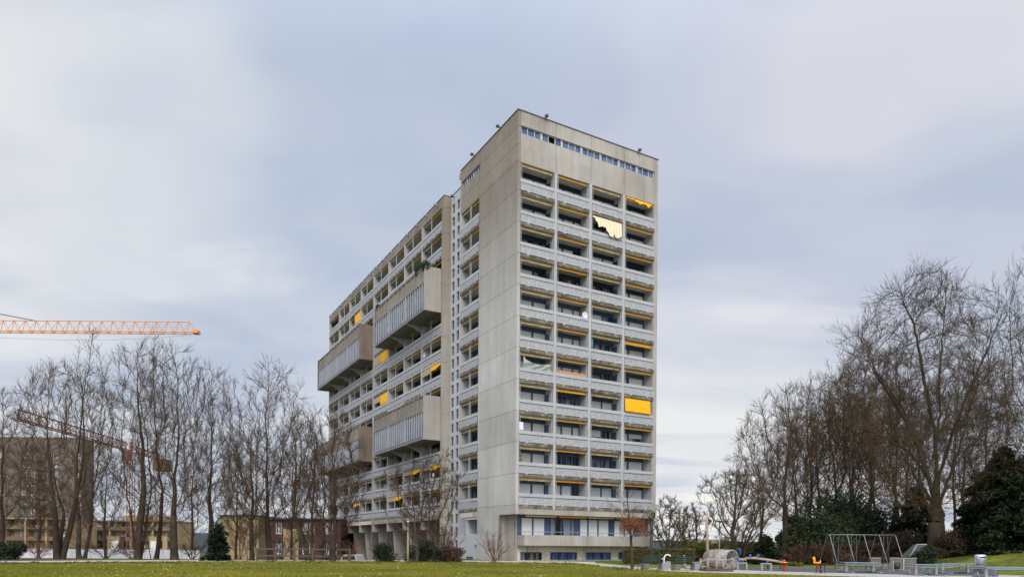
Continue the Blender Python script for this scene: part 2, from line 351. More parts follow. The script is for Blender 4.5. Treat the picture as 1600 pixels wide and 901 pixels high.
# --- balconies of the tower front
def perf(mb, a, b, z0, z1, w0=-.055, w1=-.035, nx=24, nz=5):
    mb.box(a, b, w0 - .012, w1 + .01, z0, z0 + .05); mb.box(a, b, w0 - .012, w1 + .01, z1 - .05, z1)
    mb.box(a, a + .06, w0 - .010, w1, z0 + .05, z1 - .05); mb.box(b - .06, b, w0 - .010, w1, z0 + .05, z1 - .05)
    for i in range(1, nx):
        x = a + (b - a) * i / nx; ww = .05 if i % 6 == 0 else .036
        mb.box(x - ww, x + ww, w0, w1, z0 + .05, z1 - .05)
    for j in range(1, nz):
        z = z0 + (z1 - z0) * j / nz; mb.box(a + .06, b - .06, w0 + .004, w1 - .004, z - .038, z + .038)
def rolled_awning(side, a, b, z, m, droop=.15, teeth=False, name='awning', par=None, tw=.12):
    q = MB(side); z -= .04
    q.tube([(a, .21, z - .12), (b, .21, z - .12)], .06, 8)
    q.box(a, b, tw, tw + .03, z - .14 - (0 if teeth else droop * .6), z - .09)
    if teeth:
        n = int((b - a) / .17)
        for i in range(n):
            x = a + (b - a) * (i + .1) / n; q.box(x, x + (b - a) / n * .62, tw + .002, tw + .026, z - .14 - droop * .75, z - .14)
    q.hexa([(a, tw, z - .12), (b, tw, z - .12), (b, .2, z - .14), (a, .2, z - .14)], [(a, tw, z - .095), (b, tw, z - .095), (b, .2, z - .115), (a, .2, z - .115)])
    return part(name, q, m, par)
def back_items(side, items, zf, zu, D, par, label_=None):
    """shutters, frames and glass of a loggia's back wall; items = (a, b, kind)"""
    fr = MB(side); gl = MB(side); sh = MB(side)
    lo, hi = items[0][0], items[-1][1]; zt = zu - .44
    fr.box(lo - .05, hi + .05, D - .10, D, zt, zu)                     # dark lintel over the openings
    for a, b, k in items:
        fr.box(a - .05, a + .03, D - .11, D, zf, zt); fr.box(b - .03, b + .05, D - .11, D, zf, zt)
        if k == 'S': sh.box(a + .03, b - .03, D - .05, D - .01, zf, zt)
        elif k[0] == 'H':
            h = float(k[1:]) / 10; zs = zt - (zt - zf) * h
            sh.box(a + .03, b - .03, D - .05, D - .01, zs, zt); gl.box(a + .03, b - .03, D + .02, D + .04, zf, zs)
            fr.box((a + b) / 2 - .04, (a + b) / 2 + .04, D - .03, D + .015, zf, zs)
        else:
            gl.box(a + .03, b - .03, D + .02, D + .04, zf, zt); fr.box((a + b) / 2 - .04, (a + b) / 2 + .04, D - .03, D + .015, zf, zt)
    o = part('window_frame', fr, M['navy'] if k0dark else M['blue'], par)
    if gl.v: part('window_glass', gl, M['glass'], par)
    if sh.v: part('roller_shutter', sh, M['shut'], par)
BAYS = [(.30, 3.91), (4.19, 7.80), (8.10, 11.77), (12.08, 15.77)]
# fins between the bays
for x0, x1 in ((3.91, 4.19), (7.80, 8.10), (11.77, 12.08)):
    mb = MB(); mb.box(x0, x1, -.02, 1.5, 4.72, U0 - .002); mb.build('fin', M['white'], bld)
mb = MB(); mb.box(.302, .33, .02, 1.5, 4.72, U0); mb.box(15.73, 15.768, .02, 1.5, 4.72, U0); mb.build('reveal', M['white'], bld)
states = {  # (storey, bay): pattern of the openings
    0: ['SS', 'SSS', 'SS', 'S'], 1: ['SS', 'SSS', 'SS', 'S'], 2: ['GG', 'SSG', 'SH4', 'G'], 3: ['SG', 'GGG', 'GG', 'S'], 4: ['SS', 'SSS', 'H6G', 'S'],
    5: ['SS', 'H7H7S', 'GG', 'S'], 6: ['SS', 'SH7S', 'GG', 'S'], 7: ['SS', 'GGG', 'H5H4', 'G'], 8: ['H7S', 'SSH5', 'H3G', 'H2'], 9: ['SS', 'GGG', 'GG', 'S'], 10: ['SS', 'SSG', 'H5H5', 'H5']}
def parse(p):
    o = []; i = 0
    while i < len(p):
        if p[i] == 'H': o.append(p[i:i + 2]); i += 2
        else: o.append(p[i]); i += 1
    return o
cols = [[(.35, 2.42), (2.55, 3.88)], [(4.25, 5.70), (5.80, 6.92), (7.02, 7.76)], [(8.15, 10.40), (10.50, 11.74)], [(12.12, 13.68), (13.80, 15.60)]]
for k in range(11):
    zu = U0 - H * k; zf = zu - 2.52
    for b, (a0, a1) in enumerate(BAYS):
        k0dark = k < 4
        sb = MB(); fs_ = MB(); fs_.box(a0, a1, -.008, 1.5, zu - H, zf); sb.box(a0, a1, -.03, -.009, zu - H + .0, zf)
        cl_ = MB(); cl_.box(a0, a1, .1, 1.5, zu - .02, zu - .004)
        # the crumbling drip edge under the panel
        for i in range(14):
            x = a0 + (a1 - a0) * i / 14; sb.box(x, x + (a1 - a0) / 14 - .01, -.05 - rng.random() * .02, -.03, zu - H + .02 + rng.random() * .10, zf - .02 - rng.random() * .04)
        bal = part('balcony', fs_, M['white'], bld); part('drip_edge', sb, M['dirty'], bal); part('ceiling', cl_, M['ceil'], bal)
        hr = MB(); hr.box(a0, a1, -.04, .10, zu - 1.75, zu - 1.46)
        for x in (a0 + .14, a1 - .14): hr.tube([(x, .03, zu - 1.46), (x, .03, zu - .05)], .018, 5)
        part('handrail', hr, M['white'], bal)
        pn = MB(); perf(pn, a0 + .02, a1 - .02, zu - 2.46, zu - 1.83)
        for x in (a0 + (a1 - a0) * .22, a0 + (a1 - a0) * .78): pn.box(x - .12, x + .12, -.065, -.02, zu - 2.54, zu - 2.46)
        part('perforated_panel', pn, M['panel'], bal)
        bk = MB(); bk.box(a0, a1, .06, .08, zf, zu - 1.75); part('panel_backing', bk, M['slot'], bal)  # dark sheet standing in for the shade behind slots and gap
        # awnings
        if (k, b) in ((1, 2), (7, 3)): pass
        elif b in (0, 2): rolled_awning(False, a0 + .15, a1 - .22, zu, M['cream'], .15, True, par=bal)
        else: rolled_awning(False, a0 + .12, a1 - .2, zu, M['yel'], .35 if (k, b) == (5, 3) else .22 if (k, b) in ((7, 1), (0, 3)) else .10, par=bal)
        pat = parse(states[k][b]); cc = cols[b]
        items = [(c[0], c[1], pat[i % len(pat)]) for i, c in enumerate(cc)]
        if b == 3: items = [(cc[0][0], cc[0][1], 'G' if k in (2, 6, 7) else 'S'), (cc[1][0], cc[1][1], pat[0])]
        back_items(False, items, zf, zu, 1.5, bal)
        if b in (0, 2):    # blue panel set in the dividing wall
            q = MB(); q.box(a1 - .03, a1, .72, 1.38, zf, zu - .55); part('blue_panel', q, M['navy'] if k < 3 else M['blue'], bal)
        else:
            q = MB(); q.box(a1 - .04, a1, .30, .36, zf, zu - .4); q.box(a1 - .04, a1, .36, 1.2, zu - .46, zu - .4); part('side_screen', q, M['white'], bal)
# yellow cloths let down: one torn, one whole
def hanging(side, name, a, b, z1, drops, m, par, w=-.08, slope=.0, nz=10, wave=.03, fr=9, fill=None):
    """cloth from a rail; drops = list of (fraction, length)"""
    n = 60; V = []; F = []
    for t in (0, 1):
        for i in range(n + 1):
            s = i / n; L = np.interp(s, [d[0] for d in drops], [d[1] for d in drops])
            for j in range(nz + 1):
                q = j / nz; V.append((a + (b - a) * s, w - slope * q * L + wave * math.sin(s * fr * 6.28 + q * 1.5) * (.25 + q) + t * .012, z1 - L * q))
    def id_(t, i, j): return t * (n + 1) * (nz + 1) + i * (nz + 1) + j
    for i in range(n):
        for j in range(nz):
            F.append((id_(0, i, j), id_(0, i + 1, j), id_(0, i + 1, j + 1), id_(0, i, j + 1))); F.append((id_(1, i, j), id_(1, i, j + 1), id_(1, i + 1, j + 1), id_(1, i + 1, j)))
        F.append((id_(0, i, nz), id_(0, i + 1, nz), id_(1, i + 1, nz), id_(1, i, nz)))
    q = MB(side); q.add(V, F); return q.build(name, m, par, smooth=True)
M['torn'] = striped('torn_cream_awning_cloth', (.80, .68, .50), (.70, .50, .26), 0, .17, .65)
u1 = U0 - H; o = hanging(False, 'torn_awning', 8.2, 11.6, u1 - .1, [(0, .1), (.08, .25), (.18, .9), (.2, 1.0), (.30, .85), (.42, .9), (.5, 1.35), (.6, 1.75), (.68, 1.55), (.72, 1.0), (.75, 1.6), (.8, 1.72), (1, 1.35)], M['torn'], bld, w=-.05, slope=.12, wave=.05, fr=11)
tag(o, 'torn cream striped awning hanging ragged')
u7 = U0 - H * 7; o = hanging(False, 'lowered_awning', 12.15, 15.35, u7 - .1, [(0, 1.32), (1, 1.34)], M['yel2'], bld, w=-.06, slope=.07, wave=.012, fr=3); tag(o, 'wide yellow awning let down')
o = hanging(False, 'crumpled_awning', 12.2, 15.5, U0 - .08, [(0, .1), (.3, .14), (.5, .38), (.72, .2), (.8, .46), (.88, .42), (.9, .15), (1, .12)], M['yel2'], bld, w=-.02, slope=.1, wave=.04, fr=6); tag(o, 'crumpled yellow awning bunched under its rail')
# --- tower side balconies
SB = (7.60, 11.83)
mb = MB(); mb.box(0.0, 1.56, 11.65, 11.83, 4.72, U0); mb.box(.302, 1.55, 7.48, 7.60, 4.22, U0); mb.build('side_reveal', M['white'], bld)
for k in range(11):
    zu = U0 - H * k; zf = zu - 2.52; a0, a1 = 7.60, 11.65; k0dark = False
    sb = MB(True); fs_ = MB(True); fs_.box(a0, a1 + .18, -.008, 1.5, zu - H, zf); sb.box(a0, a1 + .18, -.03, -.009, zu - H, zf)
    cl_ = MB(True); cl_.box(a0, a1, .1, 1.5, zu - .02, zu - .004)
    for i in range(12):
        y = a0 + (a1 + .18 - a0) * i / 12; sb.box(y, y + .32, -.06 - rng.random() * .02, -.03, zu - H + .02 + rng.random() * .12, zf - .02)
    bal = part('balcony', fs_, M['white'], bld); sb.build('drip_edge', M['dirty'], bal); cl_.build('ceiling', M['ceil'], bal)
    hr = MB(True); hr.box(a0, a1 + .18, -.04, .10, zu - 1.75, zu - 1.46)
    for y in (9.35, 9.6): hr.tube([(y, .03, zu - 1.46), (y, .03, zu - .05)], .03, 6)
    hr.build('handrail', M['white'], bal)
    pn = MB(True); pn.box(a0 + .02, a1 + .14, -.06, -.02, zu - 2.46, zu - 1.83)
    for j in range(1, 5): pn.box(a0 + .1, a1 + .1, -.066, -.06, zu - 2.46 + .126 * j - .02, zu - 2.46 + .126 * j + .02)
    for y in (a0 + .6, a0 + 2.1, a1 - .5): pn.box(y - .12, y + .12, -.07, -.02, zu - 2.55, zu - 2.46)
    pn.build('panel', M['panel2'], bal)
    rolled_awning(True, a0 + .05, 9.4, zu, M['yely'], .13, par=bal); rolled_awning(True, 9.62, a1 - .05, zu, M['creamy'], .13, par=bal)
    pat = [['G', 'G', 'G'], ['S', 'G', 'G'], ['G', 'S', 'G'], ['S', 'S', 'G']][k % 4] if k < 7 else ['S', 'S', 'G']
    back_items(True, [(7.65, 8.9, pat[0]), (9.0, 10.2, pat[1]), (10.3, 11.6, pat[2])], zf, zu, 1.5, bal)
# lower part of that side: lip, recess, pale wall
mb = MB(); mb.box(0, .30, 7.60, 11.83, ZB, 4.72); mb.box(0, .30, 11.60, 11.83, ZB, 4.9); mb.build('streaked_lip', M['ledge'], bld)
mb = MB(); mb.box(.06, .4, 7.61, 10.08, -1, 2.5); mb.box(.06, .4, 10.08, 10.30, -1, ZB); mb.box(.06, .4, 7.61, 10.08, 3.95, ZB - .002); mb.box(.1, 1.5, 7.61, 10.2, 2.3, 2.45)
mb.box(.35, 1.2, 10.2, 10.32, -1, ZB); mb.box(1.4, 1.5, 7.6, 10.2, -1, ZB)
mb.build('lower_side_wall', M['stair'], bld)
mb = MB(True); mb.box(8.58, 10.0, .03, .07, -.1, .26); w_ = mb.build('cellar_window', M['navy'], bld)
for ya in (8.62, 9.32): mb = MB(True); mb.box(ya, ya + .64, .02, .04, 0, .22); mb.build('pane', M['bglass'], w_)
mb = MB(); mb.box(-.12, .05, 7.7, 8.0, 1.35, 1.5); mb.build('wall_lamp', M['metal'], bld)
# --- stair section: pale wall with two columns of small louvred windows
XS = .83
mb = MB(True); wy = [(13.50, 14.22), (14.80, 15.50)] 
wy = [(13.86, 14.50), (15.10, 15.76)]
zrows = [38.35 - 1.4 * i for i in range(28)]
edges = [11.83, wy[0][0], wy[0][1], wy[1][0], wy[1][1], 16.68]
for a, b in ((edges[0], edges[1]), (edges[2], edges[3]), (edges[4], edges[5])): mb.box(a, b, XS, XS + .3, -1.5, ZS)
for a, b in wy:
    prev = ZS
    for z in zrows:
        mb.box(a, b, XS, XS + .3, z, prev); prev = z - 1.0
    mb.box(a, b, XS, XS + .3, -1.5, prev)
mb.build('stair_wall', M['stair'], bld)
mb = MB(True)
for k in range(14): mb.box(11.85, 16.3, XS - .004, XS + .01, U0 + .95 - H * k, U0 + .98 - H * k)
mb.build('wall_joint', M['soffit'], bld)
for a, b in wy:
    for z in zrows:
        q = MB(True); q.box(a, b, XS + .14, XS + .17, z - 1.0, z)
        for j in range(3): q.box(a + (b - a) * (j + .5) / 3 - .02, a + (b - a) * (j + .5) / 3 + .02, XS + .11, XS + .14, z - 1.0, z)
        part('stair_window', q, M['louv'], bld)
mb = MB(); mb.box(1.2, 14, 12.1, 62.9, -3, ZS - .3); mb.v = mb.v; mb.box(XS, 2, 11.9, 16.7, ZS, ZS + .08)
mb2 = MB(); mb2.box(1.58, 14.2, 16.4, 62.9, 4.6, ZS - .25); mb2.box(XS + .4, 14, 12.1, 16.6, -2, ZS - .2); mb2.build('wing_core', M['soffit'], bld)
mb = MB(); mb.box(XS - .04, 1.6, 11.9, 16.66, ZS, ZS + .08); mb.build('stair_roof_edge', M['roof'], bld)
roof_lamp(XS, 15.2, ZS - .45, -1, 0)
# --- long wing
Y0_, Y1_ = 16.06, 63.1
mb = MB()
zc_ = [-2.5, 1.0] + [U0 + H - .2 - H * k for k in range(12, -1, -1)] + [ZS]
for a, b in zip(zc_[:-1], zc_[1:]): mb.box(0, .95, Y0_, 16.70, a + G / 2, b - G / 2)
mb.box(.03, 14, Y0_ + .03, 16.68, -2.5, ZS - .02)
mb.build('wing_end_wall', M['slabend'], bld)
U0S = U0 + H
PB = [16.70, 22.31, 27.99, 33.79, 39.60]; PC = [40.05, 45.69, 51.35, 57.14, 62.90]
mb = MB(); mb.box(0, .3, 16.70, 39.80, U0S, ZS); mb.box(0, .3, 39.83, Y1_, U0S, ZS); mb.build('roof_band', M['brown'], bld)
mb = MB(); mb.box(-.04, 14.2, Y0_ - .03, 63.15, ZS, ZS + .08); mb.build('wing_roof_edge', M['roof'], bld)
mb = MB(); mb.box(1.5, 14.2, 62.92, 63.1, -3, ZS); mb.box(0, 1.5, 62.9, 63.1, 4.21, ZS - .9); mb.build('wing_far_wall', M['white'], bld)
for y in [PB[0] + 2.9 * i + 1.2 for i in range(16)]: roof_lamp(0, y, ZS - .45, -1, 0, True)
for y in PB[1:4] + PC[1:4]:
    q = MB(); q.box(-.02, 1.56, y - .16, y + .16, 4.5, U0S); q.build('fin', M['white'], bld)
q = MB(); q.box(-.02, 1.56, 39.5, 39.78, 4.5, U0S); q.box(-.02, 1.56, 39.84, 40.1, 4.5, U0S); q.build('fin', M['white'], bld)
q = MB(); q.box(-.12, -.03, 39.74, 39.86, 1.0, ZS + .9); q.build('downpipe', M['metal'], bld)
q = MB(); q.tube([(.3, 38.8, ZS), (.3, 38.8, ZS + 1.7)], .04); q.tube([(.3, 38.8, ZS + 1.5), (.3, 39.3, ZS + 1.5)], .03); q.build('antenna', M['metal'], bld)
open_aw = {(1, 5): 'R1.5', (4, 3): 'LR1.45', (6, 3): 'L.9R1.5', (6, 0): 'L.75R.55', (10, 1): 'L.45R.5', (10, 0): 'L.35R.5', (11, 2): 'L.6R.5', (11, 5): 'R.5'}
def bay_k(bi, k):
    right = bi < 4; PP = PB if right else PC; i = bi if right else bi - 4
    a0 = PP[i] + (.16 if i else 0); a1 = PP[i + 1] - (.16 if i < 3 else .1 if right else 0)
    zu = U0S - H * k; zf = zu - 2.52
    boxed = ((k in (3, 8)) if bi <= 2 or bi >= 4 else False)
    if boxed: return
    terrace = (k in (2, 7)) and bi != 3
    sb = MB(True); sb.box(a0, a1, -.01, 1.5, zu - H, zf)
    if rng.random() < .75:
        for j in range(12): sb.box(a0 + (a1 - a0) * j / 12, a0 + (a1 - a0) * (j + .93) / 12, -.05, -.01, zu - H + .05 + rng.random() * .08, zf - .03)
    dirty = (bi == 3 or k < 3)
    bal = part('balcony', sb, M['dirty'] if dirty else M['brown'] if rng.random() < .3 else M['white'], bld)
    par = bal if bal else REST_PARENT
    if not terrace:
        hr = MB(True); hr.box(a0, a1, -.04, .10, zu - 1.75, zu - 1.46); part('side_handrail', hr, M['white'], par)
        pn = MB(True); pn.box(a0, a1, -.045, -.01, zu - 2.46, zu - 1.85)
        bk = MB(True); bk.box(a0, a1, .0, .02, zu - 2.5, zu - 1.75); part('panel_gap_shade', bk, M['navy'], par)  # dark strip paints the shade of the open gap under the handrail
        cl_ = MB(True); cl_.box(a0, a1, .1, 1.5, zu - .02, zu - .004); part('side_ceiling', cl_, M['ceil'], par)
        for j in range(1, 5): pn.box(a0, a1, -.052, -.045, zu - 2.46 + .126 * j - .02, zu - 2.46 + .126 * j + .02)
        for j in range(4): y = a0 + (a1 - a0) * (j + .5) / 4; pn.box(y - .2, y + .2, -.05, -.01, zu - 2.55, zu - 2.46)
        part('side_panel', pn, M['panel2'], par)
    am = (a0 + a1) / 2 + .15
    q = MB(True); q.box(am - .05, am + .05, .0, .06, zu - 1.46 if not terrace else zf, zu); q.box(am - .04, am + .04, .08, 1.5, zu - 2.5, zu - .02) if False else None
    part('awning_post', q, M['white'], par)
    st = open_aw.get((k, bi), '')
    if not st or 'L' not in st: rolled_awning(True, am + .08, a1 - .12, zu, M['creamy'], .12, name='rolled_awning', par=par)
    if not st or 'R' not in st: rolled_awning(True, a0 + .05, am - .08, zu, M['yely'], .12, name='rolled_awning', par=par)
    if st:
        import re
        l = re.search(r'L([\d.]*)', st); r = re.search(r'R([\d.]+)', st)
        if l:
            d = float(l.group(1) or 1.45); o = hanging(True, 'lowered_awning', am + .08, a1 - .15, zu - .06, [(0, d), (1, d)], M['creamy'], bld, w=.0, slope=.02, wave=.008, fr=2, nz=4)
            tag(o, 'cream awning wing let down')
        if r:
            d = float(r.group(1)); dr = [(0, d), (1, d)] if d > 1 else [(0, d * .5), (.3, d * .8), (.45, d), (1, d)]
            o = hanging(True, 'lowered_awning', a0 + .05, am - .08, zu - .06, dr, M['yel2'], bld, w=.0, slope=.02, wave=.01, fr=2, nz=4); tag(o, 'yellow awning let down')
    n = 4; wds = (a1 - a0) / n; kinds = [rng.choice('GGGSH') for _ in range(n)]
    fr = MB(True); sh = MB(True); D = 1.5
    fr.box(a0, a1, D - .1, D, zu - .5, zu)
    gl = MB(True); gl.box(a0, a1, D + .02, D + .05, zf, zu - .5)
    for j in range(n + 1): y = a0 + wds * j; fr.box(max(a0, y - .05), min(a1, y + .05), D - .06, D, zf, zu - .5)
    for j, kk in enumerate(kinds):
        if kk in 'SH': sh.box(a0 + wds * j + .06, a0 + wds * (j + 1) - .06, D - .05, D - .01, zf if kk == 'S' else zf + 1.3, zu - .5)
    part('side_window_frame', fr, M['navy'], par); part('side_window', gl, M['glass'], par)
    if sh.v: part('side_shutter', sh, M['shut'], par)
REST_PARENT = bld
for k in range(12):
    for bi in range(4): bay_k(bi, k)
for k in range(12):
    for bi in range(4, 8): bay_k(bi, k)
mb = MB(True); mb.box(16.70, 39.8, 0, .5, ZB, U0S - H * 12 + .02 + .25 - .26 + .0); mb.box(39.83, 62.9, 0, .5, ZB, 4.72); mb.box(16.7, 39.8, .0, .5, 4.2, 4.72); mb.build('lower_band', M['ledge'], bld)
mb = MB(); mb.box(.5, 14, 16.7, 62.9, ZB, 4.5); mb.build('underside', M['soffit'], bld)
# --- the four projecting window boxes
def window_box(y0, y1, zb, zt, nb, dark):
    P = 1.95; n = nb * 8
    mb = MB(); zw0, zw1 = zb + .35, zt - 1.75
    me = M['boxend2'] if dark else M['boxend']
    mb.box(-P, 0, y0, y0 + .22, zb, zt - .25); mb.box(-P, -P + .25, y0, y0 + .3, zt - .25, zt + .05); mb.box(-P + .25, 0, y0 + .04, y0 + .2, zt - .25, zt)
    mb.box(-P, 0, y1 - .22, y1, zb, zt); mb.box(-P + .5, -P + .6, y0 + .2, y1 - .2, zb + .2, zt - 1.9)
    bx = mb.build('window_box', me, bld)
    q = MB(True); q.box(y0 + .22, y1 - .22, -P + .10, -P + .35, zw1, zt - .12)
    q.box(y0 + .22, y1 - .22, -P, -P + .38, zt - .12, zt)
    q.box(y0 + .22, y1 - .22, -P, -P + .10, zw1, zw1 + .35)
    for i in range(nb * 4 + 1):
        y = y0 + .1 + (y1 - y0 - .2) * i / (nb * 4); q.box(max(y0 + .22, y - .09), min(y1 - .22, y + .09), -P, -P + .10, zw1 + .35, zt - .12)
    q.build('parapet', M['brown'] if not dark else M['brown'], bx)
    q = MB(True)
    for i in range(n + 1):
        y = y0 + .12 + (y1 - y0 - .24) * i / n; w_ = .10 if i % 8 == 0 else .06
        q.box(max(y0 + .22, y - w_), min(y1 - .22, y + w_), -P - (.05 if i % 8 == 0 else .0), -P + .13, zw0, zw1)
    q.build('mullion', M['mull'], bx)
    q = MB(True); q.box(y0 + .22, y1 - .22, -P + .20, -P + .24, zw0, zw1); g = q.build('glazing', M['fglass'], bx)
    q = MB(True)
    for i in range(n):
        if rng.random() < .85:
            ya = y0 + .12 + (y1 - y0 - .24) * (i + .5) / n; q.box(ya - .2, ya + .2, -P + .15, -P + .19, zw0, zw0 + rng.choice((.8, .8, 1.1)))
    q.box(y0 + .22, y1 - .22, -P + .15, -P + .19, zw0, zw0 + .06); q.build('blue_panel', M['blue'], bx)
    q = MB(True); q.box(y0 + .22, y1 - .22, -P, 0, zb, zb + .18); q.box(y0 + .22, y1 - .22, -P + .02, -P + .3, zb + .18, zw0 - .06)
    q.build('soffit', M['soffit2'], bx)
    for i in range(1, nb):
        y = y0 + (y1 - y0) * i / nb
        r = MB(); pts = [(-P - .02, zb - .02), (-P - .02, zb + .10), (0, zb + .10), (0, zb - .75), (-.35, zb - .62), (-.9, zb - .32), (-1.5, zb - .12)]
        r.prism(pts[::-1], 'y', y - .13, y + .13); r.build('bracket', M['soffit'], bx)
window_box(16.75, 33.72, 26.85, 31.65, 3, False)
window_box(16.75, 33.72, 12.85, 17.65, 3, False)
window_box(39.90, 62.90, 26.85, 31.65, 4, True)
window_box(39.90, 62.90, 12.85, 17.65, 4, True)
# --- cross beams and raking piers under the wing
for y in PB[1:4] + [39.7] + PC[1:4] + [62.85]:
    q = MB(); q.box(.02, 13.5, y - .2, y + .2, 3.15, ZB); q.build('cross_beam', M['boxend'], bld)
    q = MB(); q.prism([(1.35, -2.5), (8.5, -2.5), (8.5, 3.15), (.85, 3.15)], 'y', y - .17, y + .17); q.build('pier', M['boxend'], bld)
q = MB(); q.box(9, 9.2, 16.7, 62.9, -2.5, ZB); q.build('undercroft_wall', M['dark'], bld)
# --- foot of the tower
q = MB(); q.box(.76, 2.2, 1.34, 1.6, 1.35, ZB); q.box(.76, 1.0, 1.36, 3.0, -.3, ZB); q.box(.0, .96, 3.0, 3.2, -.3, ZB); q.box(1.0, 15.5, 2.0, 3.2, -.3, ZB)
q.build('recess_wall', M['front'], bld)
q = MB(); q.box(.31, 16.18, .3, 3.1, ZB + .004, 4.6); q.build('overhang', M['soffit'], bld)
its = [(1.02, 1.30, 'P'), (1.34, 2.52, 'S'), (2.62, 3.86, 'S'), (3.90, 4.44, 'P'), (4.5, 5.66, 'G'), (5.74, 6.8, 'G'), (6.86, 7.2, 'G'), (7.24, 7.78, 'P'), (7.84, 8.75, 'S'), (8.85, 9.95, 'S'), (10.05, 11.3, 'S'), (11.36, 11.9, 'P'), (11.96, 13.2, 'S'), (13.3, 14.5, 'S'), (14.56, 15.1, 'P')]
fr = MB(); gl = MB(); sh = MB(); pn = MB()
for a, b, kk in its:
    fr.box(a - .05, a + .03, 1.24, 1.34, 1.5, 3.95); fr.box(b - .03, b + .05, 1.24, 1.34, 1.5, 3.95)
    {'S': sh, 'G': gl, 'P': pn}[kk].box(a + .03, b - .03, 1.29, 1.33, 1.5, 3.92)
fr.box(1.0, 15.2, 1.24, 1.36, 3.93, ZB)
ff = fr.build('lower_window_frame', M['blue'], bld)
for a, b, kk in its:
    q = MB(); q.box(a + .03, b - .03, 1.29, 1.33, 1.5, 3.92); q.build({'S': 'shutter', 'G': 'pane', 'P': 'blue_shutter'}[kk], M[{'S': 'shut', 'G': 'glass', 'P': 'blue'}[kk]], ff)
q = MB(); q.box(.92, 15.44, 0, .2, 1.40, 2.36); q.box(.92, 1.12, .2, 1.34, 1.40, 2.36); q.box(15.24, 15.44, .2, 1.34, 1.40, 2.36); q.box(1.12, 15.24, .2, 1.34, 1.40, 1.58); q.box(.92, 15.5, 1.34, 2.0, 1.40, 1.56)
pr = q.build('long_balcony', M['front'], bld)
q = MB(); q.tube([(1.0, .1, 2.66), (15.4, .1, 2.66)], .03); q.tube([(1.0, .1, 2.66), (1.0, 1.3, 2.66)], .03)
for i in range(11): q.tube([(1.0 + 1.44 * i, .1, 2.36), (1.0 + 1.44 * i, .1, 2.66)], .02, 5)
q.build('rail', M['rail'], pr)
for i, (a, b) in enumerate(((1.3, 4.6), (4.9, 8.0), (8.2, 11.2), (11.6, 14.7))):
    qq = MB(); z = ZB
    qq.box(a, b, .35, .40, z - .20, z - .06); qq.tube([(a, .5, z - .1), (b, .5, z - .1)], .07, 8); qq.build('lower_awning', M['cream'] if i in (0, 2) else M['yel'], bld)
q = MB()
for a, b in ((1.0, 1.31), (3.66, 4.54), (7.64, 8.6), (11.7, 12.57), (15.0, 15.6)): q.box(a, b, 1.34, 1.6, -.3, 1.40)
q.box(1.0, 15.6, 1.36, 1.6, .80, 1.40); q.box(1.0, 15.6, 1.38, 1.6, -.3, .06); q.build('plinth', M['ledge'], bld)
for a, b in ((1.31, 3.66), (4.54, 7.64), (8.6, 11.7), (12.57, 15.0)):
    f = MB(); g = MB(); n = 3
    for i in range(n + 1): x = a + (b - a) * i / n; f.box(max(a, x - .05), min(b, x + .05), 1.44, 1.52, .06, .80)
    f.box(a, b, 1.44, 1.52, .72, .80); g.box(a, b, 1.53, 1.55, .06, .80)
    o = f.build('basement_window', M['navy'], bld); g.build('pane', M['glass'] if a < 2 else M['bglass'], o)
for (x, y) in ((15.75, .5),):
    q = MB(); q.tube([(x, y, 0), (x, y, ZB)], .05); q.build('downpipe', M['greyp'], bld)
for nme, (mbr, m) in REST.items():
    o = mbr.build(nme, m, bld); o['kind'] = 'stuff'
# ================================================================== loose things on the balconies
def bthing(name, mb, m, label, cat, smooth=False, group=None):
    mb.v = [tuple(BM @ Vector(p)) for p in mb.v]
    base = Vector(np.array(mb.v).mean(0)); base.z = min(p[2] for p in mb.v)
    mb.v = [tuple(Vector(p) - base) for p in mb.v]
    o = mb.build(name, m, None, smooth); o.location = base; return tag(o, label, cat, group)
M['tarp'] = plain('grey_green_tarpaulin', (.36, .38, .33), .8, .1, var=.08)
M['reed'] = striped('reed_matting', (.60, .30, .16), (.42, .20, .10), 0, .06, .6)
M['twhite'] = plain('white_plastic', (.7, .7, .7), .5)
M['crate'] = plain('brown_wood', (.16, .09, .05), .8)
u6 = U0 - H * 6
V = []; F = []; n = 24
for i in range(n + 1):
    s = i / n; top = u6 - .30 - .55 * math.sin(min(1, s * 1.25) * math.pi / 2) ** .7 if s < .8 else u6 - .85 + .0 * s
    top = float(np.interp(s, [0, .06, .3, .6, .9, 1], [u6 - .30, u6 - .62, u6 - .95, u6 - .98, u6 - .80, u6 - .92]))
    for j in range(9): V.append((.75 + 2.95 * s, -.02 + .05 * math.sin(s * 17 + j) + .02 * j, top + (u6 - 1.5 - top) * j / 8))
for i in range(n):
    for j in range(8): F.append((i * 9 + j, i * 9 + j + 1, (i + 1) * 9 + j + 1, (i + 1) * 9 + j))
q = MB(); q.add(V, F); o = bthing('tarpaulin', q, M['tarp'], 'grey green tarpaulin sagging across a balcony opening in the column nearest the corner', 'tarpaulin', True)
s_ = o.modifiers.new('thick', 'SOLIDIFY'); s_.thickness = .01
q = MB()
for i in range(70): x = 4.25 + 3.45 * i / 70; q.box(x, x + .042, .11, .14, u6 - 1.9, u6 - 1.12 - .03 * math.sin(i * .4) - rng.random() * .04)
bthing('reed_screen', q, M['reed'], 'orange brown reed screen standing behind a balcony rail beside the tarpaulin', 'reed screen')
u4 = U0 - H * 4; q = MB(); q.lathe([(.02, -.07), (.18, -.05), (.29, .0), (.32, .05), (.30, .05), (.17, -.01), (.02, -.03)], 20)
q.v = [(v[0], -v[2], v[1]) for v in q.v]; q.v = [(v[0] + 7.35, v[1] - .02, v[2] + u4 - 1.28) for v in q.v]; q.tube([(7.35, .05, u4 - 1.28), (7.35, .05, u4 - 1.7)], .025, 6)
bthing('satellite_dish', q, M['twhite'], 'small round pale satellite dish above a balcony rail in the second column', 'satellite dish', True)
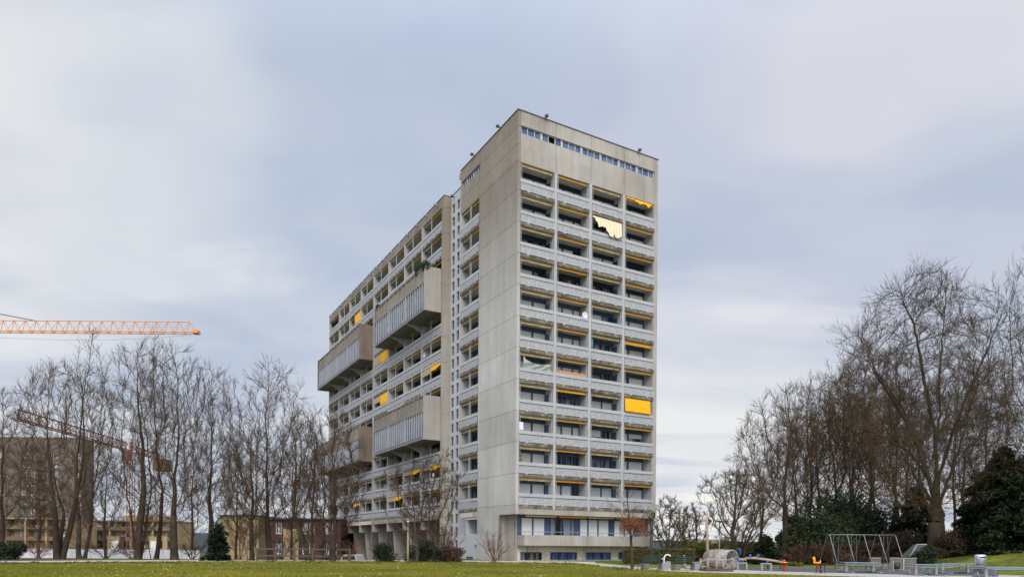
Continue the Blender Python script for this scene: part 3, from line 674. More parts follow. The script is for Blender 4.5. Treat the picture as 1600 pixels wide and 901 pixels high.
u8 = U0 - H * 8; q = MB(); q.box(.32, .72, -.06, .06, u8 - 1.42, u8 - .72)
for i in range(5): q.box(.30, .31, 0, .05, u8 - 1.3, u8 - .8)
bthing('privacy_board', q, M['twhite'], 'white board fixed at the corner end of a balcony rail', 'board')
u9 = U0 - H * 9; q = MB(); q.box(.33, .62, -.03, .25, u9 - 1.45, u9 - 1.16); q.box(.36, .6, -.05, .24, u9 - 1.0, u9 - .72); q.box(.33, .36, .24, .27, u9 - 1.45, u9 - .5); q.box(.58, .61, .24, .27, u9 - 1.45, u9 - .5)
bthing('flower_rack', q, M['crate'], 'brown wooden plant rack in the corner of a balcony near the tower edge', 'plant rack')
q = MB(); 
for i in range(16): x = 12.3 + i * .2; q.box(x, x + .1, .15, .3, u7 - 1.46, u7 - 1.36 + rng.random() * .12)
q.box(15.3, 15.7, .12, .4, u7 - 1.46, u7 - 1.12); q.bar((15.2, .2, u7 - 1.4), (15.72, .2, u7 - .95), .05)
bthing('balcony_chair', q, M['reed'], 'brown wooden folding chair on the balcony under the big yellow awning', 'chair')
M['ochre'] = plain('teal_cloth', (.02, .30, .30), .8)
u5 = U0 - H * 5; q = MB()
for i in range(8): q.box(8.16 + .03 * i, 8.185 + .03 * i, .05 + .02 * (i % 2), .08 + .02 * (i % 2), u5 - 1.3 + .05 * (i % 3), u5 - .62)
bthing('teal_cloth', q, M['ochre'], 'narrow teal cloth hanging beside a balcony fin', 'cloth')
M['satwhite'] = M['twhite']
for x, y, z, lb in ((-.05, 4.6 + 16.7, U0S - H * 5 - 1.45, 'small white dish on a wing balcony rail below the upper window box'), (-.05, 18.4, U0S - H * 10 - 1.45, 'small white dish on a low wing balcony rail above the park trees')):
    q = MB(); q.lathe([(.02, -.05), (.2, -.02), (.24, .04), (.2, .03), (.02, -.02)], 16); q.v = [(-v[2] + x, v[1] + y, v[0] + z + .35) for v in q.v]; q.tube([(x + .05, y, z), (x + .05, y, z + .35)], .02, 6)
    bthing('satellite_dish', q, M['twhite'], lb, 'satellite dish', True)
# ================================================================== ground
def sstep(a, b, x): t = np.clip((x - a) / (b - a), 0, 1); return t * t * (3 - 2 * t)
def gz(x, y):
    x = np.asarray(x, float); y = np.asarray(y, float)
    z = -1.9 * sstep(62, 78, y) * sstep(-9, -16, x)                       # falls away behind the left tree row
    z = z + 2.1 * sstep(56, 84, y) * sstep(20, 27, x) * (1 - sstep(46, 60, x)) * .8 * np.exp(-((y - 84) / 22) ** 2)
    z = z + 1.15 * sstep(29.5, 36.5, x) * sstep(39.5, 47, y) * np.exp(-((y - 50) / 14) ** 2)
    far = sstep(500, 1500, y) * 46 * (.55 + .25 * np.sin(x * .0021 + 1.1) + .2 * np.sin(x * .0057 + .3) + .06 * np.sin(x * .019))
    z = z + far * (1 - sstep(1900, 3000, y) * .3) * sstep(0, -300, x - .0 * y + 0) + far * .35 * sstep(-300, 0, x)
    return z
def grid(name, xs, ys, m, dz=0, parent=None):
    X, Y = np.meshgrid(xs, ys); Z = gz(X, Y) + dz; V = np.stack([X, Y, Z], -1).reshape(-1, 3); nx, ny = len(xs), len(ys)
    i = np.arange(nx - 1)[None, :] + np.arange(ny - 1)[:, None] * nx
    Q = np.stack([i, i + 1, i + 1 + nx, i + nx], -1).reshape(-1, 4)
    return npmesh(name, V, Q, m, parent, True)
m, t, b = newmat('grass', .95, .1); nd, lk = t.nodes.new, t.links.new
tc_ = nd('ShaderNodeTexCoord')
def gn(scale, det, st=(1, 1, 1), rough=.6):
    mp = nd('ShaderNodeMapping'); lk(tc_.outputs['Object'], mp.inputs[0]); mp.inputs['Scale'].default_value = st
    n = nd('ShaderNodeTexNoise'); lk(mp.outputs[0], n.inputs['Vector']); n.inputs['Scale'].default_value = scale; n.inputs['Detail'].default_value = det; n.inputs['Roughness'].default_value = rough; return n.outputs[0]
a_, b_ = gn(.16, 6, (1, 1.6, 1), .65), gn(2.2, 5)
ad = nd('ShaderNodeMath'); ad.operation = 'MULTIPLY_ADD'; lk(b_, ad.inputs[0]); ad.inputs[1].default_value = .45
m2_ = nd('ShaderNodeMath'); m2_.operation = 'MULTIPLY'; lk(a_, m2_.inputs[0]); m2_.inputs[1].default_value = .55; lk(m2_.outputs[0], ad.inputs[2])
r = nd('ShaderNodeValToRGB'); lk(ad.outputs[0], r.inputs[0]); e = r.color_ramp.elements
e[0].position = .40; e[0].color = (.045, .066, .012, 1); e[1].position = .60; e[1].color = (.200, .180, .022, 1)
x_ = e.new(.5); x_.color = (.098, .114, .013, 1)
r2 = nd('ShaderNodeValToRGB'); lk(gn(.35, 5, (1, 2.2, 1), .7), r2.inputs[0]); r2.color_ramp.elements[0].position = .56; r2.color_ramp.elements[1].position = .68
wm = nd('ShaderNodeMix'); wm.data_type = 'RGBA'; lk(r2.outputs[0], wm.inputs[0]); lk(r.outputs[0], wm.inputs[6]); wm.inputs[7].default_value = (.105, .082, .038, 1)
lk(wm.outputs[2], b.inputs['Base Color']); bp = nd('ShaderNodeBump'); bp.inputs['Strength'].default_value = .6; bp.inputs['Distance'].default_value = .05; lk(gn(14, 4), bp.inputs['Height']); lk(bp.outputs[0], b.inputs['Normal'])
M['grass'] = m
M['leaflitter'] = concrete('leaf_litter', (.13, .095, .055), (.055, .042, .028), .36, .62, (1, 1, 1), blotch=.8)
M['farwood'] = concrete('distant_forest', (.035, .050, .050), (.015, .022, .024), .35, .65, (.02, .02, .05), blotch=.03, bump=0)  # bluish tone puts the haze of distance into the forest colour
M['path'] = concrete('path_gravel', (.46, .40, .32), (.36, .31, .25), .36, .64, (.6, .6, 1), blotch=.3)
M['asph'] = concrete('play_surface', (.10, .10, .105), (.065, .065, .07), .36, .64, (.6, .6, 1), blotch=.5)
M['paving'] = concrete('pale_paving', (.40, .37, .33), (.31, .285, .25), .36, .64, (.6, .6, 1), blotch=.3)
xs = np.concatenate([np.linspace(-160, -60, 12)[:-1], np.linspace(-60, 70, 90), np.linspace(70, 200, 12)[1:]])
ys = np.concatenate([np.linspace(-40, 24, 10)[:-1], np.linspace(24, 110, 90), np.linspace(110, 240, 20)[1:]])
g = grid('ground', xs, ys, M['grass']); tag(g, kind='structure')
# beyond: one sheet to the horizon
xf = np.linspace(-3200, 3200, 260); yf = np.concatenate([np.linspace(240, 520, 8)[:-1], np.linspace(520, 3200, 60)])
g = grid('hills', xf, yf, M['farwood'], 0); tag(g, kind='structure')
def sheet_ring(name, polys, m, z=-.02):
    q = MB()
    for p in polys: q.add([(x, y, z) for x, y in p], [tuple(range(len(p)))])
    return tag(q.build(name, m), kind='structure')
sheet_ring('surrounding_land', [[(-3200, -400), (3200, -400), (3200, -40), (-3200, -40)], [(-3200, -40), (-160, -40), (-160, 240), (-3200, 240)], [(200, -40), (3200, -40), (3200, 240), (200, 240)]], M['leaflitter'], -.6)
def strip(name, pts, m, dz=.004, nsub=6):
    """pts: (pixel x, far pixel y, near pixel y) sampled where the edges meet the ground; laid as a ground sheet"""
    V = []; F = []
    rows = []
    for (p0, p1) in zip(pts[:-1], pts[1:]):
        for k in range(nsub):
            t_ = k / nsub; rows.append([a * (1 - t_) + b * t_ for a, b in zip(p0, p1)])
    rows.append(pts[-1])
    for px, a, b in rows:
        A, B = gp(px, a), gp(px, b)
        for s_ in (0, .25, .5, .75, 1):
            P = A.lerp(B, s_); V.append((P.x, P.y, float(gz(P.x, P.y)) + dz))
    for i in range(len(rows) - 1):
        for j in range(4): F.append((i * 5 + j, i * 5 + j + 1, (i + 1) * 5 + j + 1, (i + 1) * 5 + j))
    q = MB(); q.add(V, [f[::-1] for f in F]); return q
q = strip('path', [(-500, 881, 884), (-60, 876.6, 879), (0, 876, 878.4), (150, 874.6, 877.2), (300, 873.8, 876.5), (500, 873.4, 876.2), (700, 874.6, 877.2), (800, 875.4, 877.8), (900, 876.4, 878.8), (930, 876.7, 879.2)], M['path'])
tag(q.build('path', M['path']), kind='structure')
q = strip('footpath', [(905, 877.8, 879.6), (925, 878.6, 882.8), (960, 881.5, 886), (990, 884.5, 889.2), (1020, 886.6, 890.4)], M['paving'], .008)
tag(q.build('footpath', M['paving']), kind='structure')
q = strip('playground_paving', [(1019, 886.6, 890.2), (1060, 887.0, 892.2), (1105, 888, 894), (1160, 888.5, 895.2), (1230, 889.5, 897.2), (1310, 892, 899.3), (1400, 894, 902.5), (1500, 896, 907), (1620, 899, 914), (1900, 905, 940)], M['paving'], .004)
tag(q.build('playground_paving', M['paving']), kind='structure')
q = strip('play_surface', [(1143, 885, 889.5), (1230, 885.6, 892.5), (1310, 886.5, 894.5), (1400, 888, 896.5), (1470, 889, 898), (1560, 890, 900)], M['asph'], .009)
tag(q.build('play_surface', M['asph']), kind='structure')
# bare earth and leaf litter under the trees
def litter(name, pts, dz): q = strip(name, pts, M['leaflitter'], dz, 10); tag(q.build(name, M['leaflitter']), kind='structure')
litter('leaf_litter', [(-200, 866, 876.2), (0, 865, 875.9), (150, 864, 874.5), (300, 863.8, 873.7), (500, 863.5, 873.3), (690, 866, 874.4)], .006)
litter('leaf_litter', [(1130, 872, 879.8), (1230, 872, 880.2), (1350, 872, 880.5), (1430, 872, 882), (1530, 873, 883)], .012)
# ------------------------------------------------------------------ lawn: blades and daisies
def lawn():
    rg = np.random.default_rng(3); n = 150000
    Y = 25 + 40 * rg.random(n) ** 1.25; X = (rg.random(n) * 1.55 - .77) * Y
    edge = np.interp(801 + X / Y * 1095, [-500, 0, 300, 500, 800, 900, 930, 960, 990, 1020, 1105, 1230, 1310, 1400, 1500, 1700], [884.5, 878.6, 876.8, 876.5, 878, 879, 882.5, 886, 889.5, 890.8, 894.3, 897.6, 899.8, 903, 907.5, 920])
    py = 852.3 + 1.35 / Y * 1095 + ROLL * (X / Y * 1095)
    ok = py > edge; X, Y = X[ok], Y[ok]; n = len(X)
    h = .035 + .05 * rg.random(n) ** 2; a = rg.random(n) * 6.28; wd = .02 + .02 * rg.random(n)
    Z = gz(X, Y); ca, sa = np.cos(a) * wd, np.sin(a) * wd; lx, ly = (rg.random((2, n)) - .5) * .05
    V = np.stack([np.stack([X - ca, Y - sa, Z], -1), np.stack([X + ca, Y + sa, Z], -1), np.stack([X + lx, Y + ly, Z + h], -1)], 1).reshape(-1, 3)
    o = npmesh('lawn_grass', V, np.arange(n * 3).reshape(-1, 3), M['blade']); tag(o, 'short yellow green lawn grass in the foreground', 'grass', kind='stuff')
    # longer tufts along the edge of the path
    k = 420; ex = rg.random(k) * 1050 - 20; n = k * 14; C_ = [gp(a, float(np.interp(a, [0, 300, 500, 800, 900, 960, 1050], [878.9, 877.0, 876.7, 878.3, 879.6, 886.6, 891.6])) + .1 + rg.random() ** 3 * 3.5) for a in ex]
    C_ = np.array([tuple(c) for c in C_]); P = np.repeat(C_, 14, 0) + rg.normal(size=(n, 3)) * np.array([.16, .12, 0]); P[:, 2] = gz(P[:, 0], P[:, 1]); h = np.repeat(.05 + .13 * rg.random(k) ** 2, 14) * (.6 + .6 * rg.random(n)); a = rg.random(n) * 6.28
    V = np.stack([P - np.stack([np.cos(a) * .03, np.sin(a) * .03, a * 0], -1), P + np.stack([np.cos(a) * .03, np.sin(a) * .03, a * 0], -1), P + np.stack([rg.normal(size=n) * .03, rg.normal(size=n) * .03, h], -1)], 1).reshape(-1, 3)
    o = npmesh('edge_grass', V, np.arange(n * 3).reshape(-1, 3), M['tuft']); tag(o, 'ragged darker grass tufts along the near edge of the path', 'grass', kind='stuff')
    n = 330; Y = 26 + 32 * rg.random(n); X = (rg.random(n) * 1.5 - .75) * Y
    px = 801 + X / Y * 1095; py = 852.3 + 1.35 / Y * 1095 + ROLL * (px - 801)
    dens = np.exp(-((px - 330) / 330) ** 2) + .6 * np.exp(-((px - 850) / 150) ** 2)
    ok = (py > np.interp(px, [0, 500, 900, 990, 1105, 1310, 1500], [879, 877, 880, 891, 896, 901, 910])) & (rg.random(n) < dens)
    X, Y = X[ok], Y[ok]; V = []; F = []
    for x, y in zip(X, Y):
        z = float(gz(x, y)) + .07; k = len(V); s_ = .009 + .009 * rg.random()
        for j in range(6): V.append((x + s_ * math.cos(j * 1.047), y + s_ * .6 * math.sin(j * 1.047), z + s_ * .9 * math.sin(j * 1.047)))
        F.append(tuple(range(k, k + 6)))
    q = MB(); q.add(V, F); tag(q.build('daisies', M['twhite']), 'scattered tiny white daisies in the lawn', 'daisies', kind='stuff')
M['tuft'] = foliage('dark_grass_tuft', (.025, .042, .010), (.075, .085, .018), .5, .9)
M['blade'] = foliage('grass_blade', (.060, .078, .010), (.225, .20, .024), .12, .9)
lawn()
# ------------------------------------------------------------------ bare trees
M['bark'] = plain('grey_brown_bark', (.050, .037, .026), .9, .1, var=.35, scale=1.5)
M['twig'] = plain('brown_twigs', (.074, .048, .029), .9, .1, var=.25, scale=.4)
M['bark2'] = plain('mossy_bark', (.062, .051, .034), .9, .1, var=.35, scale=.8)
M['twig2'] = plain('olive_brown_twigs', (.080, .054, .030), .9, .1, var=.25, scale=.4)
M['bark3'] = plain('pale_grey_bark', (.085, .073, .058), .9, .1, var=.35, scale=1.2)
M['twig3'] = plain('warm_brown_twigs', (.085, .055, .033), .9, .1, var=.25, scale=.4)
M['redtwig'] = plain('reddish_twigs', (.16, .085, .055), .9, .1, var=.25, scale=.6)
def norm(v): return v / np.maximum(np.linalg.norm(v, axis=-1, keepdims=True), 1e-9)
def grow(rg, P0, D0, L, seg, wob, up, curve=0):
    n = len(P0); pts = [P0]; d = norm(D0)
    bend = norm(rg.normal(size=(n, 3))) * curve
    for k in range(seg):
        d = norm(d + rg.normal(size=(n, 3)) * wob + np.array([0, 0, up]) + bend / seg)
        pts.append(pts[-1] + d * (L / seg)[:, None])
    return np.stack(pts, 1)
def skeleton(rg, stems, levels):
    """stems: list of (pos, dir, len, r0, r1, seg, wob, up); levels: dicts"""
    out = []
    P = np.concatenate([grow(rg, np.array([s[0]], float), np.array([s[1]], float), np.array([s[2]], float), s[5], s[6], s[7]) for s in stems]) if len(set(s[5] for s in stems)) == 1 else None
    r0 = np.array([s[3] for s in stems], float); r1 = np.array([s[4] for s in stems], float); L = np.array([s[2] for s in stems], float)
    out.append((P, r0, r1)); 
    for lv in levels:
        n = lv['n']; S = P.shape[1] - 1; N0 = len(P)
        if lv.get('bylen'): cnt = np.maximum(1, np.round(n * L / L.mean() * (.7 + .6 * rg.random(N0))).astype(int))
        else: cnt = np.full(N0, n)
        idx = np.repeat(np.arange(N0), cnt); K = len(idx)
        t = lv['t0'] + (lv['t1'] - lv['t0']) * (rg.random(K) if not lv.get('even') else (np.concatenate([(np.arange(c) + rg.random(c) * .8) / c for c in cnt])))
        f = np.clip(t * S, 0, S - 1e-3); i = f.astype(int); fr = (f - i)[:, None]
        A, B = P[idx, i], P[idx, i + 1]; st = A + (B - A) * fr; tan = norm(B - A)
        rad = r0[idx] + (r1[idx] - r0[idx]) * t
        q = norm(np.cross(tan, rg.normal(size=(K, 3)))); 
        if lv.get('flat'): q = norm(q * np.array([1, 1, .4]))
        ang = np.radians(lv['ang'] + rg.normal(size=K) * lv.get('av', 8) + lv.get('angt', 0) * (1 - t))
        D = tan * np.cos(ang)[:, None] + q * np.sin(ang)[:, None]
        LL = L[idx] * lv['len'] * (1 - lv.get('fall', .5) * t) * (.65 + .7 * rg.random(K))
        if 'lmin' in lv: LL = np.maximum(LL, lv['lmin'])
        rr = np.minimum(rad * lv.get('rr', .6), rad * .95) ; rr = np.maximum(rr, lv.get('rmin', .008)); re_ = np.maximum(rr * lv.get('tip', .3), lv.get('rtip', .005))
        P = grow(rg, st, D, LL, lv['seg'], lv['wob'], lv['up'], lv.get('curve', 0)); r0, r1, L = rr, re_, LL
        out.append((P, r0, r1))
    return out
def tubes(levels, sides):
    VV = []; QQ = []; off = 0
    for (P, r0, r1), k in zip(levels, sides):
        N_, S1, _ = P.shape; T = np.empty_like(P); T[:, 1:-1] = P[:, 2:] - P[:, :-2]; T[:, 0] = P[:, 1] - P[:, 0]; T[:, -1] = P[:, -1] - P[:, -2]; T = norm(T)
        ref = np.where(np.abs(T[:, :1, 2:]) > .9, np.array([1., 0, 0]), np.array([0, 0, 1.])); ref = np.broadcast_to(ref, T.shape)
        A = norm(np.cross(T, ref)); B = np.cross(T, A)
        s = np.linspace(0, 1, S1)[None, :]; r = (r0 - r1)[:, None] * (1 - s) ** .85 + r1[:, None]
        th = np.arange(k) * 2 * np.pi / k
        V = P[:, :, None, :] + (A[:, :, None, :] * np.cos(th)[None, None, :, None] + B[:, :, None, :] * np.sin(th)[None, None, :, None]) * r[:, :, None, None]
        base = off + (np.arange(N_)[:, None, None] * S1 + np.arange(S1 - 1)[None, :, None]) * k; j = np.arange(k)[None, None, :]; j2 = (j + 1) % k
        Q = np.stack([base + j, base + j2, base + k + j2, base + k + j], -1).reshape(-1, 4)
        VV.append(V.reshape(-1, 3)); QQ.append(Q); off += V.size // 3
    return np.concatenate(VV), np.concatenate(QQ)
def bare_tree(kind, seed, height, width, r=None, dens=1.0, depth=None):
    """returns mesh arrays (trunk, crown) of a tree of this height and crown width"""
    rg = np.random.default_rng(seed); h = 1.0
    r = r or height * .018
    tw = dict(rmin=.012, rtip=.007)
    if kind in ('oak', 'giant'):       # bole parting into long ascending limbs
        g_ = kind == 'giant'
        stems = [((0, 0, 0), (rg.normal() * .04, rg.normal() * .04, 1), 3.6 if g_ else 3.8, r, r * .42, 8, .03, .02)]
        lv = [dict(n=13 if g_ else 9, t0=.38, t1=1.0, even=1, ang=34 if g_ else 27, av=11, angt=16, len=2.15 if g_ else 1.75, fall=.0, seg=12, wob=.075, up=.075, rr=.56, tip=.07),
              dict(n=13 if g_ else 12, t0=.10, t1=1, even=1, ang=34, av=9, len=.30, fall=.55, seg=6, wob=.10, up=.07, rr=.48, tip=.2, bylen=1),
              dict(n=8 if g_ else 7, t0=.12, t1=1, ang=32, av=10, len=.42, fall=.4, seg=4, wob=.10, up=.06, rr=.6, tip=.4, rmin=.017, bylen=1),
              dict(n=max(2, int(5 * dens)), t0=.1, t1=1, ang=30, av=9, len=.50, fall=.3, seg=3, wob=.09, up=.06, rr=.6, bylen=1, **tw)]
    elif kind == 'vase':    # several stems from the ground
        k = 5; stems = []
        for i in range(k):
            a = i * 6.28 / k + rg.random(); t_ = .06 + .26 * rg.random(); stems.append(((.2 * math.cos(a), .2 * math.sin(a), 0), (t_ * math.cos(a), t_ * math.sin(a), 1), 9 * (.7 + .35 * rg.random()), r * .55, .03, 10, .05, .03))
        lv = [dict(n=8, t0=.14, t1=.97, even=1, ang=30, av=8, len=.50, fall=.45, seg=8, wob=.09, up=.10, rr=.45, tip=.15),
              dict(n=7, t0=.12, t1=1, even=1, ang=32, av=9, len=.38, fall=.45, seg=5, wob=.10, up=.07, rr=.5, tip=.3, bylen=1),
              dict(n=6, t0=.1, t1=1, ang=32, av=10, len=.44, fall=.4, seg=4, wob=.10, up=.06, rr=.6, tip=.4, rmin=.017, bylen=1),
              dict(n=max(2, int(4 * dens)), t0=.1, t1=1, ang=30, av=9, len=.55, fall=.3, seg=3, wob=.09, up=.06, rr=.6, bylen=1, **tw)]
    elif kind == 'poplar':
        stems = [((0, 0, 0), (.02, 0, 1), 9.6, r, .025, 12, .025, .03), ((.3, .1, 0), (.09, .05, 1), 8.4, r * .6, .02, 12, .025, .04), ((-.2, .1, 0), (-.06, .02, 1), 7.6, r * .5, .02, 12, .025, .04)]
        lv = [dict(n=20, t0=.10, t1=.98, even=1, ang=18, av=5, len=.27, fall=.45, seg=6, wob=.05, up=.10, rr=.35, tip=.25),
              dict(n=7, t0=.1, t1=1, ang=22, av=7, len=.36, fall=.4, seg=4, wob=.06, up=.08, rr=.5, tip=.4, rmin=.015, bylen=1),
              dict(n=int(5 * dens), t0=.1, t1=1, ang=22, av=7, len=.5, fall=.4, seg=3, wob=.07, up=.08, rr=.6, bylen=1, **tw)]
    elif kind == 'thin':    # forest tree: long bare trunk, crown in the upper part
        stems = [((0, 0, 0), (rg.normal() * .06, rg.normal() * .06, 1), 8, r, .03, 11, .04, .02), ((.2, 0, 0), (rg.normal() * .14, rg.normal() * .14, 1), 7.2, r * .55, .03, 11, .05, .02)]
        lv = [dict(n=12, t0=.28, t1=.98, even=1, ang=36, av=9, len=.42, fall=.4, seg=8, wob=.09, up=.10, rr=.42, tip=.15),
              dict(n=8, t0=.12, t1=1, ang=34, av=10, len=.38, fall=.45, seg=5, wob=.10, up=.07, rr=.55, tip=.3, rmin=.02, bylen=1),
              dict(n=6, t0=.1, t1=1, ang=32, av=10, len=.46, fall=.4, seg=4, wob=.10, up=.06, rr=.6, rmin=.016, rtip=.009, bylen=1),
              dict(n=int(3 * dens), t0=.1, t1=1, ang=30, av=10, len=.52, fall=.4, seg=3, wob=.09, up=.06, rr=.6, bylen=1, **tw)]
    elif kind == 'sapling':
        stems = [((0, 0, 0), (0, 0, 1), 10, r, .012, 8, .015, .02)]
        lv = [dict(n=16, t0=.36, t1=.97, even=1, ang=42, av=6, len=.38, fall=.5, seg=6, wob=.05, up=.05, rr=.4, tip=.3),
              dict(n=5, t0=.15, t1=1, ang=28, av=8, len=.40, fall=.4, seg=4, wob=.06, up=.05, rr=.6, rmin=.008, bylen=1),
              dict(n=2, t0=.1, t1=1, ang=28, av=8, len=.5, fall=.4, seg=3, wob=.06, up=.05, rr=.6, rmin=.006, rtip=.004, bylen=1)]
    elif kind == 'spray':   # shrub: many arching stems
        stems = []
        for i in range(14):
            a = rg.random() * 6.28; t_ = .15 + .5 * rg.random(); stems.append(((.12 * math.cos(a), .12 * math.sin(a), 0), (t_ * math.cos(a), t_ * math.sin(a), 1), 9 * (.6 + .4 * rg.random()), r * .5, r * .15, 6, .06, .02))
        lv = [dict(n=6, t0=.2, t1=1, ang=24, av=8, len=.4, fall=.4, seg=4, wob=.1, up=.05, rr=.6, tip=.4),
              dict(n=int(5 * dens), t0=.1, t1=1, ang=28, av=8, len=.4, fall=.4, seg=3, wob=.12, up=.04, rr=.6, rmin=.008, rtip=.005)]
    sk = skeleton(rg, stems, lv)
    allp = np.concatenate([s_[0].reshape(-1, 3) for s_ in sk])
    sz = height / np.percentile(allp[:, 2], 99.8); cxy = np.percentile(allp[:, :2], [1.5, 98.5], axis=0); sx = width / (cxy[1, 0] - cxy[0, 0]); sy = (depth or width) / (cxy[1, 1] - cxy[0, 1])
    sk = [(s_[0] * np.array([sx, sy, sz]), s_[1], s_[2]) for s_ in sk]
    n_tr = 2 if kind != 'spray' else 1
    return tubes(sk[:n_tr], [12, 6][:n_tr]), tubes(sk[n_tr:], [5, 3, 3][:len(sk) - n_tr]) if len(sk) - n_tr > 2 else tubes(sk[n_tr:], [3, 3])
# crown grown towards points scattered through its volume, radii from the pipe rule, then fine twigs
KINDS = {  # bole height, crown base, lean of profile: list of (height fraction, radius fraction)
 'oak':   dict(bole=.20, prof=[(.14, .35), (.3, .85), (.5, 1.0), (.7, .92), (.85, .68), (.96, .34), (1, .1)], n=720, up=.30, tw=1.0, stems=1),
 'vase':  dict(bole=.06, prof=[(.08, .25), (.25, .6), (.5, .9), (.72, 1.0), (.88, .75), (.97, .4), (1, .15)], n=720, up=.42, tw=1.0, stems=4),
 'poplar': dict(bole=.10, prof=[(.08, .45), (.25, .85), (.5, 1.0), (.7, .85), (.85, .6), (.95, .35), (1, .12)], n=520, up=1.0, tw=1.1, stems=2),
 'thin':  dict(bole=.32, prof=[(.22, .25), (.4, .7), (.6, 1.0), (.8, .85), (.92, .55), (1, .2)], n=470, up=.34, tw=.8, stems=1),
 'giant': dict(bole=.16, prof=[(.15, .5), (.27, .9), (.42, 1.0), (.6, .98), (.78, .82), (.9, .58), (.97, .34), (1, .1)], n=1700, up=.26, tw=1.0, stems=1)}
def grown_tree(kind, seed, Hh, W, r, dens=1.0, limbs=()):
    rg = np.random.default_rng(seed); K = KINDS[kind]; n = int(K['n'] * dens)
    hs, rs = zip(*K['prof']); h = rg.random(n * 3) * (1 - hs[0]) + hs[0]
    keep = rg.random(n * 3) < (np.interp(h, hs, rs) ** 1.6 + .12); h = h[keep][:n]; az = rg.random(len(h)) * 6.283
    lob = 1 + .20 * np.sin(az * 3 + rg.random() * 6) + .14 * np.sin(az * 5 + h * 7 + rg.random() * 6)
    rad = np.sqrt(rg.random(len(h))) * np.interp(h, hs, rs) * W / 2 * lob; At = np.stack([rad * np.cos(az) - (W * .10 * h if kind == 'giant' else 0), rad * np.sin(az) * .9, h * Hh], -1)
    D = Hh * (.020 if kind != 'giant' else .016); nodes = []; par = []; dirs = []
    for sidx in range(K['stems']):
        a = sidx * 6.283 / K['stems'] + rg.random(); off = 0 if K['stems'] == 1 else .22; p_ = np.array([off * math.cos(a), off * math.sin(a), 0.]); d_ = norm(np.array([.16 * math.cos(a) * (K['stems'] > 1), .16 * math.sin(a) * (K['stems'] > 1), 1.]))
        prev = -1; top_ = (K['bole'] if K['stems'] == 1 else .10 + .22 * rg.random()) * Hh
        while p_[2] < top_: nodes.append(p_.copy()); par.append(prev); dirs.append(d_); prev = len(nodes) - 1; d_ = norm(d_ + rg.normal(size=3) * .03); p_ = p_ + d_ * D
    for lb_ in limbs:            # long main limbs, each a bent line rising from the bole
        pts = np.array(lb_, float); j = int(np.argmin(np.linalg.norm(np.array(nodes) - pts[0], axis=1))); prev = j; p_ = np.array(nodes[j])
        for q_ in pts[1:]:
            while np.linalg.norm(q_ - p_) > D * 1.2:
                d_ = norm(norm(q_ - p_) + rg.normal(size=3) * .10); p_ = p_ + d_ * D; nodes.append(p_.copy()); par.append(prev); dirs.append(d_); prev = len(nodes) - 1
    nodes = list(nodes); Pn = np.array(nodes); best = np.full(len(At), 1e9); bi = np.zeros(len(At), int); alive = np.ones(len(At), bool)
    def upd(st):
        nonlocal best, bi
        d = np.linalg.norm(At[:, None] - Pn[None, st:], axis=2); m_ = d.min(1); j = d.argmin(1) + st; c = m_ < best; best[c] = m_[c]; bi[c] = j[c]
    for c0 in range(0, len(Pn), 400): pass
    upd(0); dirs = np.array(dirs); par = list(par); infl = Hh * .32; kill = D * 1.9; cnt = np.zeros(len(Pn), int)
    for it in range(170):
        ok = alive & (best < (infl if it > 6 else 1e9))
        if not ok.any(): break
        idx = bi[ok]; v = norm(At[ok] - Pn[idx]); acc = np.zeros((len(Pn), 3)); np.add.at(acc, idx, v); act = np.unique(idx); act = act[cnt[act] < 4]
        if not len(act): break
        d = norm(norm(acc[act]) + dirs[act] * .75 + np.array([0, 0, K['up'] * .5]) + rg.normal(size=(len(act), 3)) * .12)
        st = len(Pn); Pn = np.concatenate([Pn, Pn[act] + d * D]); dirs = np.concatenate([dirs, d]); par += list(act); cnt[act] += 1; cnt = np.concatenate([cnt, np.zeros(len(act), int)])
        upd(st); alive &= best > kill
    N_ = len(Pn); par = np.array(par); A_ = np.zeros(N_); e_ = {'giant': 2.75, 'oak': 2.6}.get(kind, 2.35); tip = .014
    nch = np.bincount(par[par >= 0], minlength=N_); A_[nch == 0] = tip ** e_
    for i in range(N_ - 1, -1, -1):
        A_[i] = max(A_[i], tip ** e_)
        if par[i] >= 0: A_[par[i]] += A_[i]
    R = A_ ** (1 / e_); R *= 1; base = R.max(); sc = (r / base); R = np.maximum(R * np.where(R > .03, 1 + (sc - 1) * np.clip((R - .03) / (base - .03), 0, 1), 1), tip * .8)
    # flare at the foot
    R = R * (1 + (.12 if kind == 'giant' else .35) * np.exp(-Pn[:, 2] / (r * 1.6)))
    e = np.where(par >= 0)[0]; P2 = np.stack([Pn[par[e]], Pn[e]], 1); ra = np.minimum(R[par[e]], R[e] * 1.25); rb = R[e]
    thick = rb > .055
    TV, TQ = tubes([(P2[thick], ra[thick], rb[thick])], [9])
    rest = ~thick; lv = [(P2[rest], ra[rest], rb[rest])]; sd = [4]
    # twigs
    c = np.where((R < .05) & (Pn[:, 2] > Hh * .1))[0]; k = int(max(1, round(2 * K['tw']))); idx = np.repeat(c, k); idx = idx[rg.random(len(idx)) < .8]; idx = np.concatenate([idx, np.repeat(np.where(nch == 0)[0], 2)])
    def off(Dr, ang, av):
        q = norm(np.cross(Dr, rg.normal(size=Dr.shape))); a = np.radians(ang + rg.normal(size=len(Dr)) * av)[:, None]; return norm(Dr * np.cos(a) + q * np.sin(a) + np.array([0, 0, .22]))
    T1 = grow(rg, Pn[idx], off(dirs[idx], 34, 12), Hh * .055 * (.5 + rg.random(len(idx))), 4, .09, .07); lv.append((T1, np.full(len(T1), .012), np.full(len(T1), .006))); sd.append(3)
    m2 = np.repeat(np.arange(len(T1)), 3); f = rg.integers(1, 4, len(m2)); st = T1[m2, f]; dd = norm(T1[m2, f + 1] - T1[m2, f] + 1e-6)
